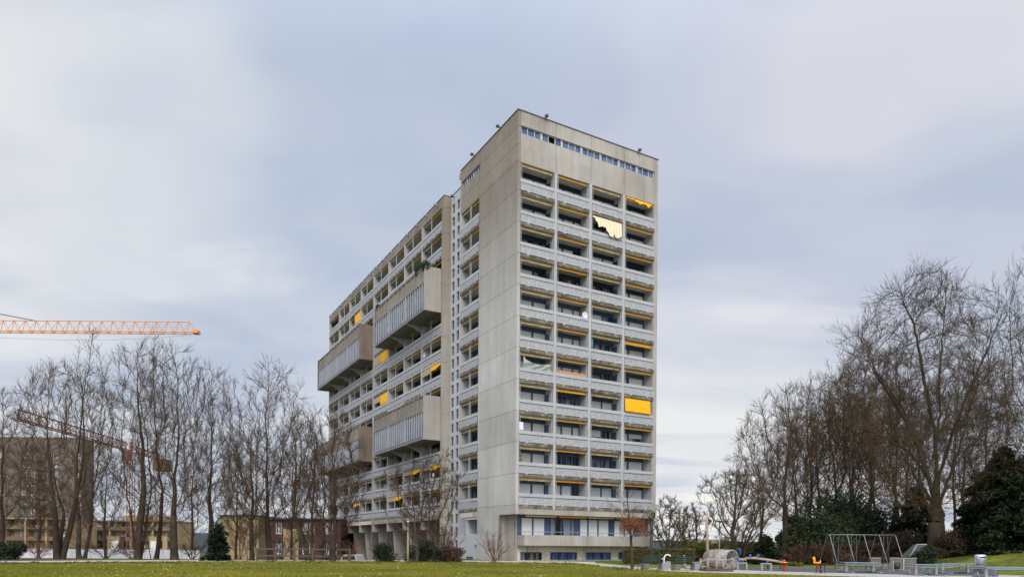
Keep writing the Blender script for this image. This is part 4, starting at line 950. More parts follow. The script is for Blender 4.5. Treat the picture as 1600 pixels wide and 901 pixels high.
    T2 = grow(rg, st, off(dd, 32, 10), Hh * .028 * (.5 + rg.random(len(m2))), 2, .08, .06); lv.append((T2, np.full(len(T2), .009), np.full(len(T2), .005))); sd.append(3)
    return (TV, TQ), tubes(lv, sd)
PROT = {}
def tree(name, label, cat, px, Y, top, wpx, kind, seed, group=None, mats=('bark', 'twig'), r=None, dens=1, rz=None, proto=None, lean=0, base=None, limbs=()):
    if Y is None: p = gp(px, base)
    else: p = at(px, 870, Y)
    x, y = p.x, p.y; z = float(gz(x, y)) - .05
    Hh = hgt(px, top, y) - z; W = wpx / F_PX * y
    t_ = thing(name, label, cat, (x, y, z), 0, group)
    if proto and proto in PROT:
        (ht, wd, a, b_) = PROT[proto]; oa = bpy.data.objects.new('trunk', a); ob = bpy.data.objects.new('crown', b_)
        for o in (oa, ob): C.objects.link(o); o.parent = t_
        t_.scale = (W / wd, W / wd, Hh / ht); t_.rotation_euler = (0, lean, rz or 0); return t_
    (TV, TQ), (CV, CQ) = grown_tree(kind, seed, Hh, W, r or Hh * .016, dens, limbs) if kind in KINDS else bare_tree(kind, seed, Hh, W, r, dens)
    oa = npmesh('trunk', TV, TQ, M[mats[0]], t_, True); ob = npmesh('crown', CV, CQ, M[mats[1]], t_)
    if proto: PROT[proto] = (Hh, W, oa.data, ob.data)
    t_.rotation_euler = (0, lean, 0)
    return t_
LG = 'bare trees along the path left of the building'
tree('bare_tree', 'bare tree cut by the left edge of the picture', 'tree', 2, 60, 612, 90, 'oak', 11, LG, r=.2, dens=.7)
tree('bare_tree', 'wide many-stemmed bare tree in front of the brown tower block', 'tree', 92, 57.5, 572, 165, 'vase', 12, LG, ('bark', 'twig3'), r=.23)
tree('poplar_tree', 'tall narrow bare poplar under the orange crane jib, left one of two', 'tree', 128, 62, 508, 66, 'poplar', 13, LG, ('bark3', 'twig2'), r=.2, lean=.03)
tree('bare_tree', 'dense three-stemmed bare tree, broad and fan shaped, below the orange crane tip', 'tree', 215, 59, 540, 125, 'vase', 14, LG, r=.27, dens=1.1)
tree('poplar_tree', 'slender bare poplar rising behind the fan shaped tree below the crane', 'tree', 240, 64, 520, 60, 'poplar', 23, LG, r=.2)
tree('bare_tree', 'thick straight trunked bare tree with low spreading limbs left of the small dark yew', 'tree', 273, 58, 538, 130, 'oak', 15, LG, r=.29)
tree('bare_tree', 'bare tree standing directly behind the small dark yew', 'tree', 330, 60, 568, 95, 'oak', 16, LG, r=.22)
tree('bare_tree', 'bare tree with a thick bole halfway between the yew and the building', 'tree', 422, 60, 568, 150, 'oak', 17, LG, ('bark', 'twig3'), r=.23)
tree('bare_tree', 'low many-stemmed bare tree in front of the yellow house', 'tree', 392, 58, 665, 80, 'vase', 18, LG, ('bark', 'twig3'), r=.18)
tree('bare_tree', 'crooked bare tree leaning left beside the timber rail fence', 'tree', 484, 59, 640, 80, 'vase', 19, LG, ('bark2', 'twig2'), r=.22, lean=-.08)
tree('bare_tree', 'straight dark bare tree at the left end of the building, overlapping its lower window box', 'tree', 520, 57.5, 640, 105, 'oak', 20, LG, r=.22)
tree('bare_tree', 'slim bare tree in front of the raking piers, beside the lamp post', 'tree', 650, 57.5, 716, 120, 'vase', 21, LG, ('bark3', 'twig3'), r=.11, dens=.2)
tree('bare_tree', 'slim bare tree in front of the wing end wall', 'tree', 684, 58, 700, 100, 'vase', 22, LG, ('bark3', 'twig3'), r=.09, dens=.16)
# background thicket behind the left row
for i, (px, top, wd, lb) in enumerate(((60, 700, 80, 'spindly bare tree far behind the first path trees, before the brown tower block'), (165, 690, 80, 'thin bare tree behind the poplar, before the tan flats'), (300, 690, 70, 'thin bare tree seen between two thick trunks right of the crane tip'), (368, 700, 70, 'thin bare tree before the yellow house gable'), (455, 700, 70, 'thin bare tree behind the timber rail fence'), (503, 700, 60, 'thin bare tree before the red brown house'))):
    tree('bare_tree', lb, 'tree', px, 72 + i % 3 * 4, top, wd, 'thin', 40 + i % 3, 'thin bare trees behind the path row', proto='thinL%d' % (i % 3), rz=i * 1.7, r=.16)
# right side
RG_ = 'bare trees of the park wood on the right'
tree('bare_tree', 'bare tree with a few brown leaves just right of the tower foot', 'tree', 1046, 66, 775, 75, 'oak', 31, None, r=.12, dens=.5)
tree('bare_tree', 'small bare tree between the tower foot and the playground mast', 'tree', 1080, 70, 790, 60, 'vase', 32, None, r=.10, dens=.4)
tree('bare_tree', 'broad many-stemmed bare tree behind the concrete pipe tunnel', 'tree', 1158, 58, 728, 120, 'vase', 33, RG_, ('bark2', 'twig2'), r=.24, dens=1.0)
tree('bare_tree', 'tall twin trunked bare tree behind the orange toy, at the left of the wood', 'tree', 1222, 62, 610, 150, 'thin', 34, RG_, r=.24, dens=1.2)
wood = [(1243, 68, 640, 105, 1.0), (1262, 72, 590, 130, 2.2), (1280, 66, 625, 120, 3.3), (1300, 74, 575, 140, .4), (1318, 68, 600, 110, 1.7), (1335, 78, 560, 120, 4.1), (1352, 70, 535, 140, 5.2), (1368, 80, 590, 110, 2.7),
        (1388, 68, 610, 120, .9), (1404, 72, 545, 120, 3.8), (1424, 80, 590, 110, 1.2), (1492, 78, 560, 120, 2.0), (1515, 70, 580, 110, 4.7), (1190, 70, 680, 110, 5.5), (1545, 76, 560, 110, .2)]
wl = ['first thin bare tree of the wood right of the twin trunk', 'thin bare tree above the small spring toy', 'bare tree above the yellow toy horse', 'bare tree above the left end of the swing frame', 'bare tree above the second swing post', 'far thin bare tree above the middle of the swing frame', 'bare tree rising over the swing frame middle', 'far thin bare tree above the fourth swing post',
      'bare tree above the right end of the swing frame', 'tall thin bare tree between the swing frame and the hut roof', 'far bare tree above the hut roof', 'far bare tree behind the giant park tree', 'bare tree above the steel litter bin', 'low bare tree between the pipe tunnel tree and the twin trunk', 'far bare tree over the dark conifers']
for i, ((px, Y, top, wd, rz), lb) in enumerate(zip(wood, wl)):
    tree('bare_tree', lb, 'tree', px, Y, top, wd, 'thin', 50 + i % 4, RG_, ('bark2', 'twig2') if i % 4 in (0, 2) else ('bark', 'twig'), proto='wood%d' % (i % 4), rz=rz, r=.17, dens=1)
def LQ(y0, y1, *pts):       # limb through points given in metres beside and above the foot of the tree, drifting in depth
    k = 56 / F_PX / 1.694; n_ = len(pts) - 1
    return [((a - 580) * k, y0 + (y1 - y0) * i / n_, max(.3, (858 - b) * k)) for i, (a, b) in enumerate(pts)]
GIANT = [LQ(0, 1.5, (580, 762), (590, 640), (592, 520), (605, 400), (618, 250), (640, 90)), LQ(0, -5, (578, 770), (525, 705), (465, 625), (400, 575), (330, 545)),
         LQ(0, -3.5, (578, 740), (530, 600), (460, 480), (390, 400), (330, 335), (265, 295)), LQ(0, 4, (580, 700), (560, 560), (510, 420), (462, 330), (430, 225)),
         LQ(0, 1, (585, 660), (578, 500), (555, 380), (540, 260), (500, 140)), LQ(0, 3, (588, 740), (640, 610), (690, 500), (738, 380), (772, 290)),
         LQ(0, -2.5, (590, 640), (612, 520), (655, 390), (700, 250), (738, 130)), LQ(0, 6, (582, 720), (560, 640), (600, 520), (680, 430), (720, 400)), LQ(0, 6, (580, 680), (540, 560), (470, 500), (380, 470))]
tree('giant_tree', 'giant bare park tree with a thick mossy trunk and long rising limbs', 'tree', 1462, 56, 428, 285, 'giant', 64, None, ('bark2', 'twig2'), r=.62, dens=1.0, limbs=GIANT)
tree('bare_tree', 'bare tree reaching in from the right edge of the picture', 'tree', 1645, 52, 385, 200, 'oak', 65, None, ('bark', 'twig'), r=.4, dens=1.3)
# ------------------------------------------------------------------ evergreens, hedges, shrubs
M['fir'] = foliage('dark_conifer_needles', (.010, .020, .010), (.044, .062, .024), .35)
M['yew'] = foliage('yew_needles', (.012, .022, .012), (.030, .045, .018), 1.0)
M['hedge'] = foliage('winter_hedge_leaves', (.055, .050, .022), (.12, .105, .04), .8)
M['olive'] = foliage('olive_bush_leaves', (.07, .08, .018), (.17, .16, .035), .5)
M['redleaf'] = foliage('red_brown_leaves', (.10, .035, .018), (.25, .085, .035), 1.2)
M['brush'] = foliage('russet_brushwood', (.035, .024, .016), (.085, .048, .030), .5)
def leaves(rg, P, size, flat=.0):
    n = len(P); a = norm(rg.normal(size=(n, 3))); b = norm(np.cross(a, rg.normal(size=(n, 3)))); s = size * (.5 + rg.random(n))[:, None]
    if flat: a = norm(a * np.array([1, 1, flat])); b = norm(np.cross(a, np.array([0, 0, 1.]) + rg.normal(size=(n, 3)) * .3))
    V = np.stack([P - a * s - b * s * .35, P + b * s * .35 - a * s * .2, P + a * s, P - b * s * .45 + a * s * .1], 1).reshape(-1, 3)
    return V, np.arange(n * 4).reshape(-1, 4)
def conifer(name, label, cat, px, Y, top, wpx, seed, n=26000, group=None, mat='fir', droop=.30, basez=.02, size=.13):
    p = at(px, 870, Y); z = float(gz(p.x, p.y)) - .05; Hh = hgt(px, top, Y) - z; W = wpx / F_PX * Y / 2
    rg = np.random.default_rng(seed); t_ = thing(name, label, cat, (p.x, p.y, z), 0, group)
    q = MB(); q.tube([(0, 0, 0), (0, 0, Hh * .5), (0, 0, Hh * .98)], [Hh * .018, Hh * .01, .02], 8); q.build('trunk', M['bark'], t_, True)
    nb = int(60 + Hh * 7); hh = basez + (1 - basez) * (np.arange(nb) + rg.random(nb)) / nb; az = rg.random(nb) * 6.28
    prof = np.clip(1.02 - hh, 0, 1) ** .6 * (.45 + .75 * rg.random(nb)) * W * np.minimum(1, .55 + hh * 4)
    w_ = rg.random(n) ** .55; bi = rg.choice(nb, n, p=prof / prof.sum()); L = prof[bi] * w_; el = (.30 - .5 * rg.random(nb))[bi] - droop * w_ 
    az_ = az[bi] + rg.normal(size=n) * .10 / (.4 + w_); zz_ = hh[bi] * Hh + L * el + rg.normal(size=n) * (.07 + .10 * (1 - w_))
    side = rg.normal(size=(n, 3)) * (.07 + .16 * (1 - w_))[:, None] * np.array([1, 1, .6])
    P = np.stack([np.cos(az_) * L, np.sin(az_) * L, np.maximum(zz_, .05)], -1) + side
    V, Q = leaves(rg, P, size, .5); npmesh('crown', V, Q, M[mat], t_); return t_
def bush(name, label, cat, px, Y, top, wpx, seed, n=9000, mat='olive', group=None, size=.09, lumps=7, depth=None, bottom=0.0):
    p = at(px, 870, Y); z = float(gz(p.x, p.y)) - .03; Hh = hgt(px, top, Y) - z; W = wpx / F_PX * Y / 2; rg = np.random.default_rng(seed)
    t_ = thing(name, label, cat, (p.x, p.y, z), 0, group)
    c = rg.normal(size=(lumps * 4, 3)) * np.array([.42 * W, .42 * (depth or W), 0]); c[:, 2] = Hh * (bottom + (.78 - bottom) * rg.random(lumps * 4))
    c[:, 0] = np.clip(c[:, 0], -W * .8, W * .8); rr = Hh * .22 * (.5 + rg.random(lumps * 4))
    i = rg.integers(0, lumps * 4, n); d = norm(rg.normal(size=(n, 3))) * (rg.random(n) ** .45)[:, None]
    P = c[i] + d * rr[i][:, None] * np.array([1.25, 1.25, 1]); P[:, 2] = np.clip(P[:, 2], .03, None)
    V, Q = leaves(rg, P, size); npmesh('leaves', V, Q, M[mat], t_)
    (TV, TQ), (CV, CQ) = bare_tree('spray', seed, Hh * .9, W * 1.7, .05, .6)
    npmesh('stems', np.concatenate([TV, CV]), np.concatenate([TQ, CQ + len(TV)]), M['twig'], t_); return t_
def spray(name, label, cat, px, Y, top, wpx, seed, mat='twig', group=None, dens=1, r=.05):
    p = at(px, 870, Y); z = float(gz(p.x, p.y)) - .03; Hh = hgt(px, top, Y) - z; W = wpx / F_PX * Y
    (TV, TQ), (CV, CQ) = bare_tree('spray', seed, Hh, W, r, dens); o = npmesh(name, np.concatenate([TV, CV]), np.concatenate([TQ, CQ + len(TV)]), M[mat]); o.location = (p.x, p.y, z)
    return tag(o, label, cat, group)
conifer('yew_tree', 'small dark yew between two thick trunks on the left', 'tree', 340, 57, 818, 52, 1, 14000, mat='yew', size=.10, droop=.2)
bush('yew_bush', 'dark evergreen bush in front of the raking piers left of the lamp post', 'bush', 602, 58, 846, 34, 2, 5000, 'yew', size=.07, lumps=9)
bush('evergreen_bush', 'dark evergreen bush under the slim trees at the wing end wall', 'bush', 664, 58.5, 840, 60, 3, 8000, 'yew', size=.07, lumps=10)
bush('brown_bush', 'low red brown bush at the foot of the pale stair wall', 'bush', 700, 58, 850, 44, 4, 8000, 'brush')
spray('forsythia', 'leafless spreading shrub with orange brown stems against the tower wall', 'shrub', 772, 60.5, 822, 50, 5, 'redtwig', r=.06, dens=.8)
spray('reddish_shrub', 'pinkish bare shrub beside the wing end wall', 'shrub', 700, 60, 815, 46, 6, 'redtwig', dens=1.2)
bush('evergreen_bush', 'dark evergreen bush at the left edge of the picture', 'bush', 14, 55, 843, 56, 7, 9000, 'yew')
for i, (px, top, wd, lb) in enumerate(((60, 838, 60, 'brown brushwood shrub before the tan flats at far left'), (165, 838, 70, 'brown brushwood shrub below the poplar'), (205, 850, 40, 'low brown shrub at the foot of the fan shaped tree'), (300, 835, 50, 'twiggy shrub between thick trunk and yew'), (375, 800, 60, 'tall orange brown shrub right of the yew'), (440, 815, 60, 'twiggy shrub behind the timber rail fence'), (545, 835, 60, 'twiggy shrub at the left foot of the raking piers'), (510, 830, 50, 'twiggy shrub before the red brown house'))):
    spray('bare_shrub', lb, 'shrub', px, 60 + i % 3, top, wd, 70 + i, 'twig' if i % 2 else 'redtwig', 'bare shrubs under the left trees', 1.4, .04)
CG = 'dark conifers at the right edge'
conifer('conifer_tree', 'tallest dark conifer right of the giant tree', 'tree', 1566, 53, 700, 160, 81, 60000, CG)
conifer('conifer_tree', 'dark conifer cut by the right edge of the picture', 'tree', 1628, 52, 680, 180, 82, 50000, CG)
conifer('conifer_tree', 'low broad dark conifer above the steel litter bin', 'tree', 1540, 58, 740, 130, 83, 42000, CG)
conifer('conifer_tree', 'dark conifer directly behind the giant trunk', 'tree', 1430, 64, 760, 120, 84, 30000, None)
conifer('conifer_tree', 'small dark conifer behind the balance beam', 'tree', 1196, 57, 838, 60, 85, 15000, None, 'yew', size=.11, droop=.2)
for i, (px, top, wd, Y, lb) in enumerate(((1272, 792, 95, 62, 'dark evergreen mass behind the spring toys'), (1312, 762, 110, 64, 'tall dark evergreen behind the left half of the swing frame'), (1356, 790, 95, 66, 'dark evergreen behind the middle of the swing frame'), (1243, 812, 70, 63, 'dark evergreen behind the balance beam end'))):
    bush('evergreen_thicket', lb, 'evergreen', px, Y, top, wd, 90 + i, 22000, 'fir', 'dark evergreens behind the playground', size=.12, lumps=9)
bush('ivy_bush', 'ivy covered bush at the foot of the giant tree by the hut', 'bush', 1446, 52, 850, 34, 101, 10000, 'yew')
for i, (px, top, wd, Y, mt, lb) in enumerate(((1400, 826, 70, 60, 'brush', 'russet brushwood behind the right end of the swing frame'), (1488, 822, 60, 55, 'brush', 'russet bush right of the giant trunk'), (1345, 838, 70, 58, 'brush', 'russet brushwood behind the swing seats'), (1230, 850, 60, 60, 'brush', 'brown brushwood behind the spring toy'), (1170, 846, 60, 61, 'brush', 'brown brushwood behind the pipe tunnel'), (1292, 848, 70, 57, 'brush', 'brown brushwood behind the yellow toy'))):
    bush('brushwood', lb, 'bush', px, Y, top, wd, 110 + i, 9000, mt, 'brushwood behind the playground', size=.08)
bush('olive_shrub', 'low bright green shrub behind the spring toy', 'shrub', 1243, 52, 877, 26, 121, 4000, 'olive', size=.05)
for i, (px, top, wd, Y, lb) in enumerate(((1035, 852, 70, 70, 'olive green bush on the bank right of the tower foot'), (1085, 842, 60, 66, 'olive green bush left of the playground mast'), (1120, 838, 60, 68, 'olive green bush behind the playground mast'))):
    bush('olive_bush', lb, 'bush', px, Y, top, wd, 130 + i, 11000, 'olive', 'olive bushes on the bank')
# clipped beech hedge
def hedge(name, label, x0px, x1px, Y, top, thick=1.2, mat='hedge', n=26000, seed=5):
    A, B = at(x0px, 870, Y), at(x1px, 870, Y); Hh = hgt((x0px + x1px) / 2, top, Y); rg = np.random.default_rng(seed)
    L = B.x - A.x; P = rg.random((n, 3)); s = rg.random(n)
    P[:, 1] = np.where(s < .6, P[:, 1] * .25, P[:, 1]); P[:, 2] = np.where(s > .8, 1 - P[:, 2] * .12, P[:, 2])
    P = P * np.array([L, thick, Hh]) + rg.normal(size=(n, 3)) * .035; P[:, 2] = np.clip(P[:, 2], .02, None)
    V, Q = leaves(rg, P, .06); t_ = thing(name, label, 'hedge', (A.x, Y, 0)); npmesh('leaves', V, Q, M[mat], t_)
    q = MB(); 
    for i in range(int(L / .35)): q.tube([(.2 + i * .35, .5, 0), (.2 + i * .35 + rg.normal() * .1, .5, Hh * .9)], [.03, .01], 5)
    q.build('stems', M['bark'], t_); return t_
hedge('clipped_hedge', 'brown green clipped hedge behind the green benches', 975, 1086, 55, 857)
tc2 = tree('young_tree', 'young staked-looking tree with a skirt of red brown leaves on the lawn before the tower', 'tree', 988, None, 740, 60, 'sapling', 77, None, ('bark2', 'redtwig'), r=.11, dens=.5, base=888)
# its withered leaves keep to the lower half of the crown
p = tc2.location; rg = np.random.default_rng(8); sc = p.y / F_PX
n = 2600; th = rg.random(n) * 6.28; rr = rg.random(n) ** .55
Zc = hgt(988, 824, p.y); P = np.stack([np.cos(th) * rr * 21 * sc, np.sin(th) * rr * 21 * sc, Zc - p.z + rg.normal(size=n) * 6.5 * sc + (1 - rr) * 9 * sc], -1)
V, Q = leaves(rg, P, .045); npmesh('leaves', V, Q, M['redleaf'], tc2)
# greenery on the terraces of the window boxes
def terrace_plants(y0, y1, x, z, h, seed, n, label, cat='shrub', mat='yew'):
    rg = np.random.default_rng(seed); k = max(3, int((y1 - y0) * 1.6)); c = np.stack([x + rg.random(k) * .9, y0 + (y1 - y0) * rg.random(k), z + h * (.25 + .5 * rg.random(k))], -1)
    i = rg.integers(0, k, n); P = c[i] + norm(rg.normal(size=(n, 3))) * (rg.random(n) ** .5)[:, None] * h * .36 * np.array([1, 1, 1.2])
    P[:, 2] = np.maximum(P[:, 2], z); W = np.array([tuple(BW(*q)) for q in P]); base = W.mean(0); base[2] = W[:, 2].min(); V, Q = leaves(rg, W - base, .10)
    o = npmesh('terrace_shrub', V, Q, M[mat]); o.location = base; tag(o, label, cat)
terrace_plants(16.9, 21.4, -1.85, 31.2, 1.55, 1, 5200, 'bushy dark evergreen spilling over the end of the upper window box terrace')
terrace_plants(26.6, 27.6, -1.8, 31.4, .8, 2, 700, 'small brown potted plant on the upper window box terrace', 'plant', 'brush')
terrace_plants(32.2, 33.4, -1.8, 31.4, .9, 3, 800, 'brown potted plant at the far end of the upper window box terrace', 'plant', 'brush')
terrace_plants(59.5, 62.6, -.1, U0S - 1.5, 1.1, 4, 1500, 'green plants filling the topmost corner balcony at the far end of the wing', 'plants', 'yew')
# ================================================================== far buildings, cranes, hoarding
M['brick'] = concrete('brown_facade', (.155, .125, .103), (.115, .092, .076), .36, .64, (.6, .6, .3), blotch=.1)  # facade colour lifted lighter to carry distance haze
M['tan'] = concrete('tan_facade', (.36, .25, .145), (.26, .175, .10), .36, .64, (.4, .4, .3), blotch=.15)
M['tanb'] = concrete('brown_balcony_band', (.21, .135, .085), (.14, .09, .055), .36, .64, (.4, .4, .3), blotch=.15)
M['ochre2'] = concrete('ochre_render', (.36, .27, .15), (.27, .20, .11), .36, .64, (.4, .4, .3), blotch=.15)
M['redbr'] = plain('dark_red_cladding', (.075, .036, .030), .8)
M['wwin'] = plain('white_window_frames', (.62, .63, .64), .6)
M['hoard'] = plain('white_hoarding', (.55, .55, .57), .7)
M['orange'] = plain('orange_crane_paint', (.66, .26, .07), .5)
M['red'] = plain('red_crane_paint', (.20, .085, .07), .6)
M['steel'] = plain('dark_cable', (.10, .12, .15), .5)
def wall_grid(par, name, m, x0, x1, y, z0, z1, D, openings, pane='glass', frame=True, fm='wwin'):
    """wall facing -y with real openings; openings = list of rows (zlo, zhi, [(xa, xb), ...])"""
    q = MB(); prev = z0
    for zl, zh, xs_ in openings:
        q.box(x0, x1, y, y + .3, prev, zl); cur = x0
        for a, b in xs_: q.box(cur, a, y, y + .3, zl, zh); cur = b
        q.box(cur, x1, y, y + .3, zl, zh); prev = zh
    q.box(x0, x1, y, y + .3, prev, z1); q.box(x0, x1, y + .31, y + D, z0, z1 - .1)
    q.build(name, m, par)
    for zl, zh, xs_ in openings:
        for a, b in xs_:
            f = MB(); f.box(a, b, y + .16, y + .22, zl, zl + .12); f.box(a, b, y + .16, y + .22, zh - .12, zh)
            for t in (a, (a + b) / 2 - .06, b - .12): f.box(t, t + .12, y + .16, y + .22, zl + .12, zh - .12)
            g = MB(); g.box(a, b, y + .24, y + .28, zl, zh)
            o = g.build('window', M[pane], par)
            if frame: f.build('frame', M[fm], o)
# brown tower block
p = at(60, 800, 205); B = thing('tower_block', 'wide dark brown apartment tower with white windows behind the left trees', 'apartment building', (p.x, 205, -2), 0)
S = 205 / F_PX; zt = hgt(60, 685, 205) + 2
rows = []
for i in range(8):
    z = zt - 5.6 - 2.75 * i; xs_ = []
    for a, b in ((-62, -54), (-27, -15), (-12, -3), (22, 31), (58, 66)):
        if i % 2 and a == -62: continue
        xs_.append((a * S, b * S))
    rows.append((z, z + 1.5, xs_))
wall_grid(B, 'wall', M['brick'], -75 * S, 67 * S, 0, 0, zt, 6, rows[::-1], 'glass', True)
q = MB(); q.box(-75 * S, 60 * S, -.1, 6, zt, zt + .5); q.box(60 * S, 67 * S, .2, 6, zt, zt + .12); q.build('parapet', M['brick'], B)
for i in range(7):
    q = MB(); z = zt - 5.9 - 2.75 * i; q.box(-3 * S, 12 * S, -1.0, .0, z - .6, z + .55); q.build('balcony', M['tanb'], B)
def flats(name, label, x0px, x1px, Y, top, nst, band, wallm, pill=None, seed=1, gap=.62):
    p = at((x0px + x1px) / 2, 860, Y); t = thing(name, label, 'apartment building', (p.x, Y, -2), 0); h = (x1px - x0px) / 2 / F_PX * Y; zt = hgt((x0px + x1px) / 2, top, Y) + 2
    q = MB(); q.box(-h, h, 1.6, 12, 0, zt - .3); q.build('wall', M[wallm], t)
    q = MB(); q.box(-h - .2, h + .2, -.2, 12.2, zt - .32, zt); q.build('roof', M['tan'], t); rg = random.Random(seed)
    for i in range(nst):
        z = zt - 2.8 * (i + 1)
        q = MB(); q.box(-h, h, 0, .2, z, z + 1.05); q.box(-h, h, .2, 1.59, z, z + .2); q.build('balcony', M[band], t)
        n = max(2, int(2 * h / 3.4))
        for j in range(n):
            a = -h + 2 * h * (j + .15) / n; b = a + 2 * h / n * gap; g = MB(); g.box(a, b, 1.52, 1.58, z + .25, z + 2.35)
            g.build('window', M['glass'] if rg.random() < .8 else M['wwin'], t)
    n = max(2, int(2 * h / 5))
    for j in range(n + 1):
        x = -h + 2 * h * j / n; q = MB(); q.box(x - .22, x + .22, -.05 if not pill else -.4, 1.6, 0, zt - .33); q.build('pier', M[pill or wallm], t)
    return t
flats('balcony_flats', 'low tan flats with pale piers at the foot of the brown tower', -90, 106, 172, 808, 3, 'tanb', 'tan', 'ochre2', 1)
t = flats('balcony_flats', 'low tan flats with brown balcony bands seen between the poplar and the thick trunk', 137, 272, 188, 812, 3, 'tanb', 'tan', None, 2)
q = MB(); q.box(-4, 6, 3, 9, hgt(205, 812, 188) + 2, hgt(205, 804, 188) + 2); q.build('penthouse', M['tan'], t)
for a, b, mm in ((-6.0, -2.8, 'ochre2'), (-2.8, -1.6, 'redbr'), (5.2, 7.8, 'ochre2'), (8.8, 10.0, 'ochre2')):
    q = MB(); q.box(a, b, -.6, -.1, 1.6, 5.2); q.build('entrance_panel', M[mm], t)
for a, b in ((-4.9, -3.0), (5.6, 7.4)): q = MB(); q.box(a, b, -.7, -.62, 1.7, 4.0); q.build('door', M['wwin'], t)
p = at(370, 860, 112); S = 112 / F_PX; t = thing('ochre_house', 'plain ochre rendered house with a flat roof right of the yew', 'house', (p.x, 112, -2)); zt = hgt(370, 806, 112) + 2
wall_grid(t, 'wall', M['ochre2'], -26 * S, 34 * S, 0, 0, zt, 9, [(zt - 4.4, zt - 3.2, [(22 * S, 28 * S)])], 'glass'); q = MB(); q.box(-27 * S, 35 * S, -.2, 9.2, zt, zt + .25); q.build('roof', M['roof'], t)
p = at(470, 860, 104); S = 104 / F_PX; t = thing('red_brown_house', 'dark red brown house with white windows and an ochre bay behind the rail fence', 'house', (p.x, 104, -2)); zt = hgt(470, 811, 104) + 2
rws = []
for z in (1.9, 4.9): rws.append((z, z + 1.7, [(a * S, b * S) for a, b in ((-40, -30), (2, 10), (13, 21), (36, 44), (48, 56))]))
wall_grid(t, 'wall', M['redbr'], -50 * S, 62 * S, 0, 0, zt, 9, rws, 'fglass'); q = MB(); q.box(-26 * S, -2 * S, -.5, -.02, 0, zt - 1.4); q.build('bay', M['ochre2'], t)
q = MB(); q.box(-51 * S, 63 * S, -.4, 9.2, zt, zt + .22); q.build('roof', M['roof'], t)
# a low pale roof far right, behind the bank
p = at(1112, 845, 150); t = thing('far_house', 'small pale house low behind the bank right of the tower', 'house', (p.x, 150, 0)); q = MB(); q.box(-2.4, 2.4, 0, 5, 0, 2.0); q.build('wall', M['wwin'], t)
q = MB(); q.prism([(-.4, 2.0), (5.4, 2.0), (2.5, 3.1)], 'x', -2.7, 2.7); q.build('roof', M['tanb'], t)
# hoarding
hx0, hx1 = at(-30, 860, 79).x, at(312, 860, 79).x; t = thing('hoarding', 'long white site hoarding behind the left trees', 'hoarding', ((hx0 + hx1) / 2, 79, -1.9)); zt = hgt(200, 857.5, 79) + 1.9
n = 12
for i in range(n):
    a = (hx1 - hx0) * (i / n - .5); b = (hx1 - hx0) * ((i + 1) / n - .5); q = MB(); q.box(a + .02, b - .02, 0, .05, .05, zt - .02 * (i % 3)); q.build('panel', M['hoard'], t)
    q = MB(); q.box(a - .04, a + .04, .06, .16, 0, zt); q.build('post', M['metal'], t)
# cranes
def truss(par, name, A, B, h, wd, pitch, m, r=.07, r2=.04):
    A, B = Vector(A), Vector(B); d = (B - A).normalized(); s = d.cross(Vector((0, 0, 1))).normalized() * wd / 2; upv = Vector((0, 0, h)); L = (B - A).length; n = max(2, int(L / pitch)); q = MB()
    q.tube([A + s, B + s], r, 5); q.tube([A - s, B - s], r, 5); q.tube([A + upv + d * pitch * .5, B + upv - d * pitch * .5], r * 1.1, 5)
    for i in range(n):
        a = A + d * L * i / n; b = A + d * L * (i + 1) / n; mm = (a + b) / 2 + upv
        for sg in (1, -1): q.tube([a + s * sg, mm], r2, 4); q.tube([mm, b + s * sg], r2, 4)
        q.tube([a + s, b - s], r2, 4); q.tube([a - s, a + s], r2, 4)
    return q.build(name, m, par)
def mast(par, z0, z1, wd, m, x=0, y=0):
    q = MB(); n = int((z1 - z0) / wd / 1.1)
    for sx in (-1, 1):
        for sy in (-1, 1): q.tube([(x + sx * wd / 2, y + sy * wd / 2, z0), (x + sx * wd / 2, y + sy * wd / 2, z1)], .09, 5)
    for i in range(n):
        a, b = z0 + (z1 - z0) * i / n, z0 + (z1 - z0) * (i + 1) / n; h = wd / 2 * (1 if i % 2 else -1)
        for sy in (-1, 1): q.tube([(x - h, y + sy * wd / 2, a), (x + h, y + sy * wd / 2, b)], .05, 4); q.tube([(x + sy * wd / 2, y - h, a), (x + sy * wd / 2, y + h, b)], .05, 4)
    return q.build('mast', m, par)
Yc = 140; mp_ = at(-330, 860, Yc); t = thing('orange_tower_crane', 'orange tower crane with its long lattice jib reaching in from the left edge', 'crane', (mp_.x, Yc, -2))
zb, ztp = hgt(150, 519, Yc) + 2, hgt(150, 501.5, Yc) + 2; xe = at(305, 520, Yc).x - mp_.x
truss(t, 'jib', (2, 0, zb), (xe, 0, zb), ztp - zb, 1.5, 2.15, M['orange'], .085, .05); mast(t, 0, zb + 1, 2.0, M['orange'])
q = MB(); q.box(xe - .2, xe + .75, -.75, .75, zb - .15, zb + .45); q.build('jib_tip', M['orange'], t)
za = hgt(-330, 428, Yc) + 2; q = MB(); q.bar((0, 0, zb + 1), (0, 0, za), .8); q.build('apex', M['orange'], t)
q = MB(); xp = at(55, 500, Yc).x - mp_.x; q.tube([(0, 0, za), (xp, 0, ztp)], .10, 5); q.build('pendant', M['steel'], t)
q = MB(); pts = [(at(px, py, Yc).x - mp_.x, 0, hgt(px, py, Yc) + 2) for px, py in ((-330, 520), (0, 527.5), (100, 531), (180, 530.5), (240, 528), (300, 523))]; q.tube(pts, .025, 4); q.build('cable', M['steel'], t)
truss(t, 'counter_jib', (-14, 0, zb), (-2, 0, zb), 1.6, 1.6, 2, M['orange']); q = MB(); q.box(-14, -11, -1, 1, zb - 2.4, zb); q.build('ballast', M['metal'], t)
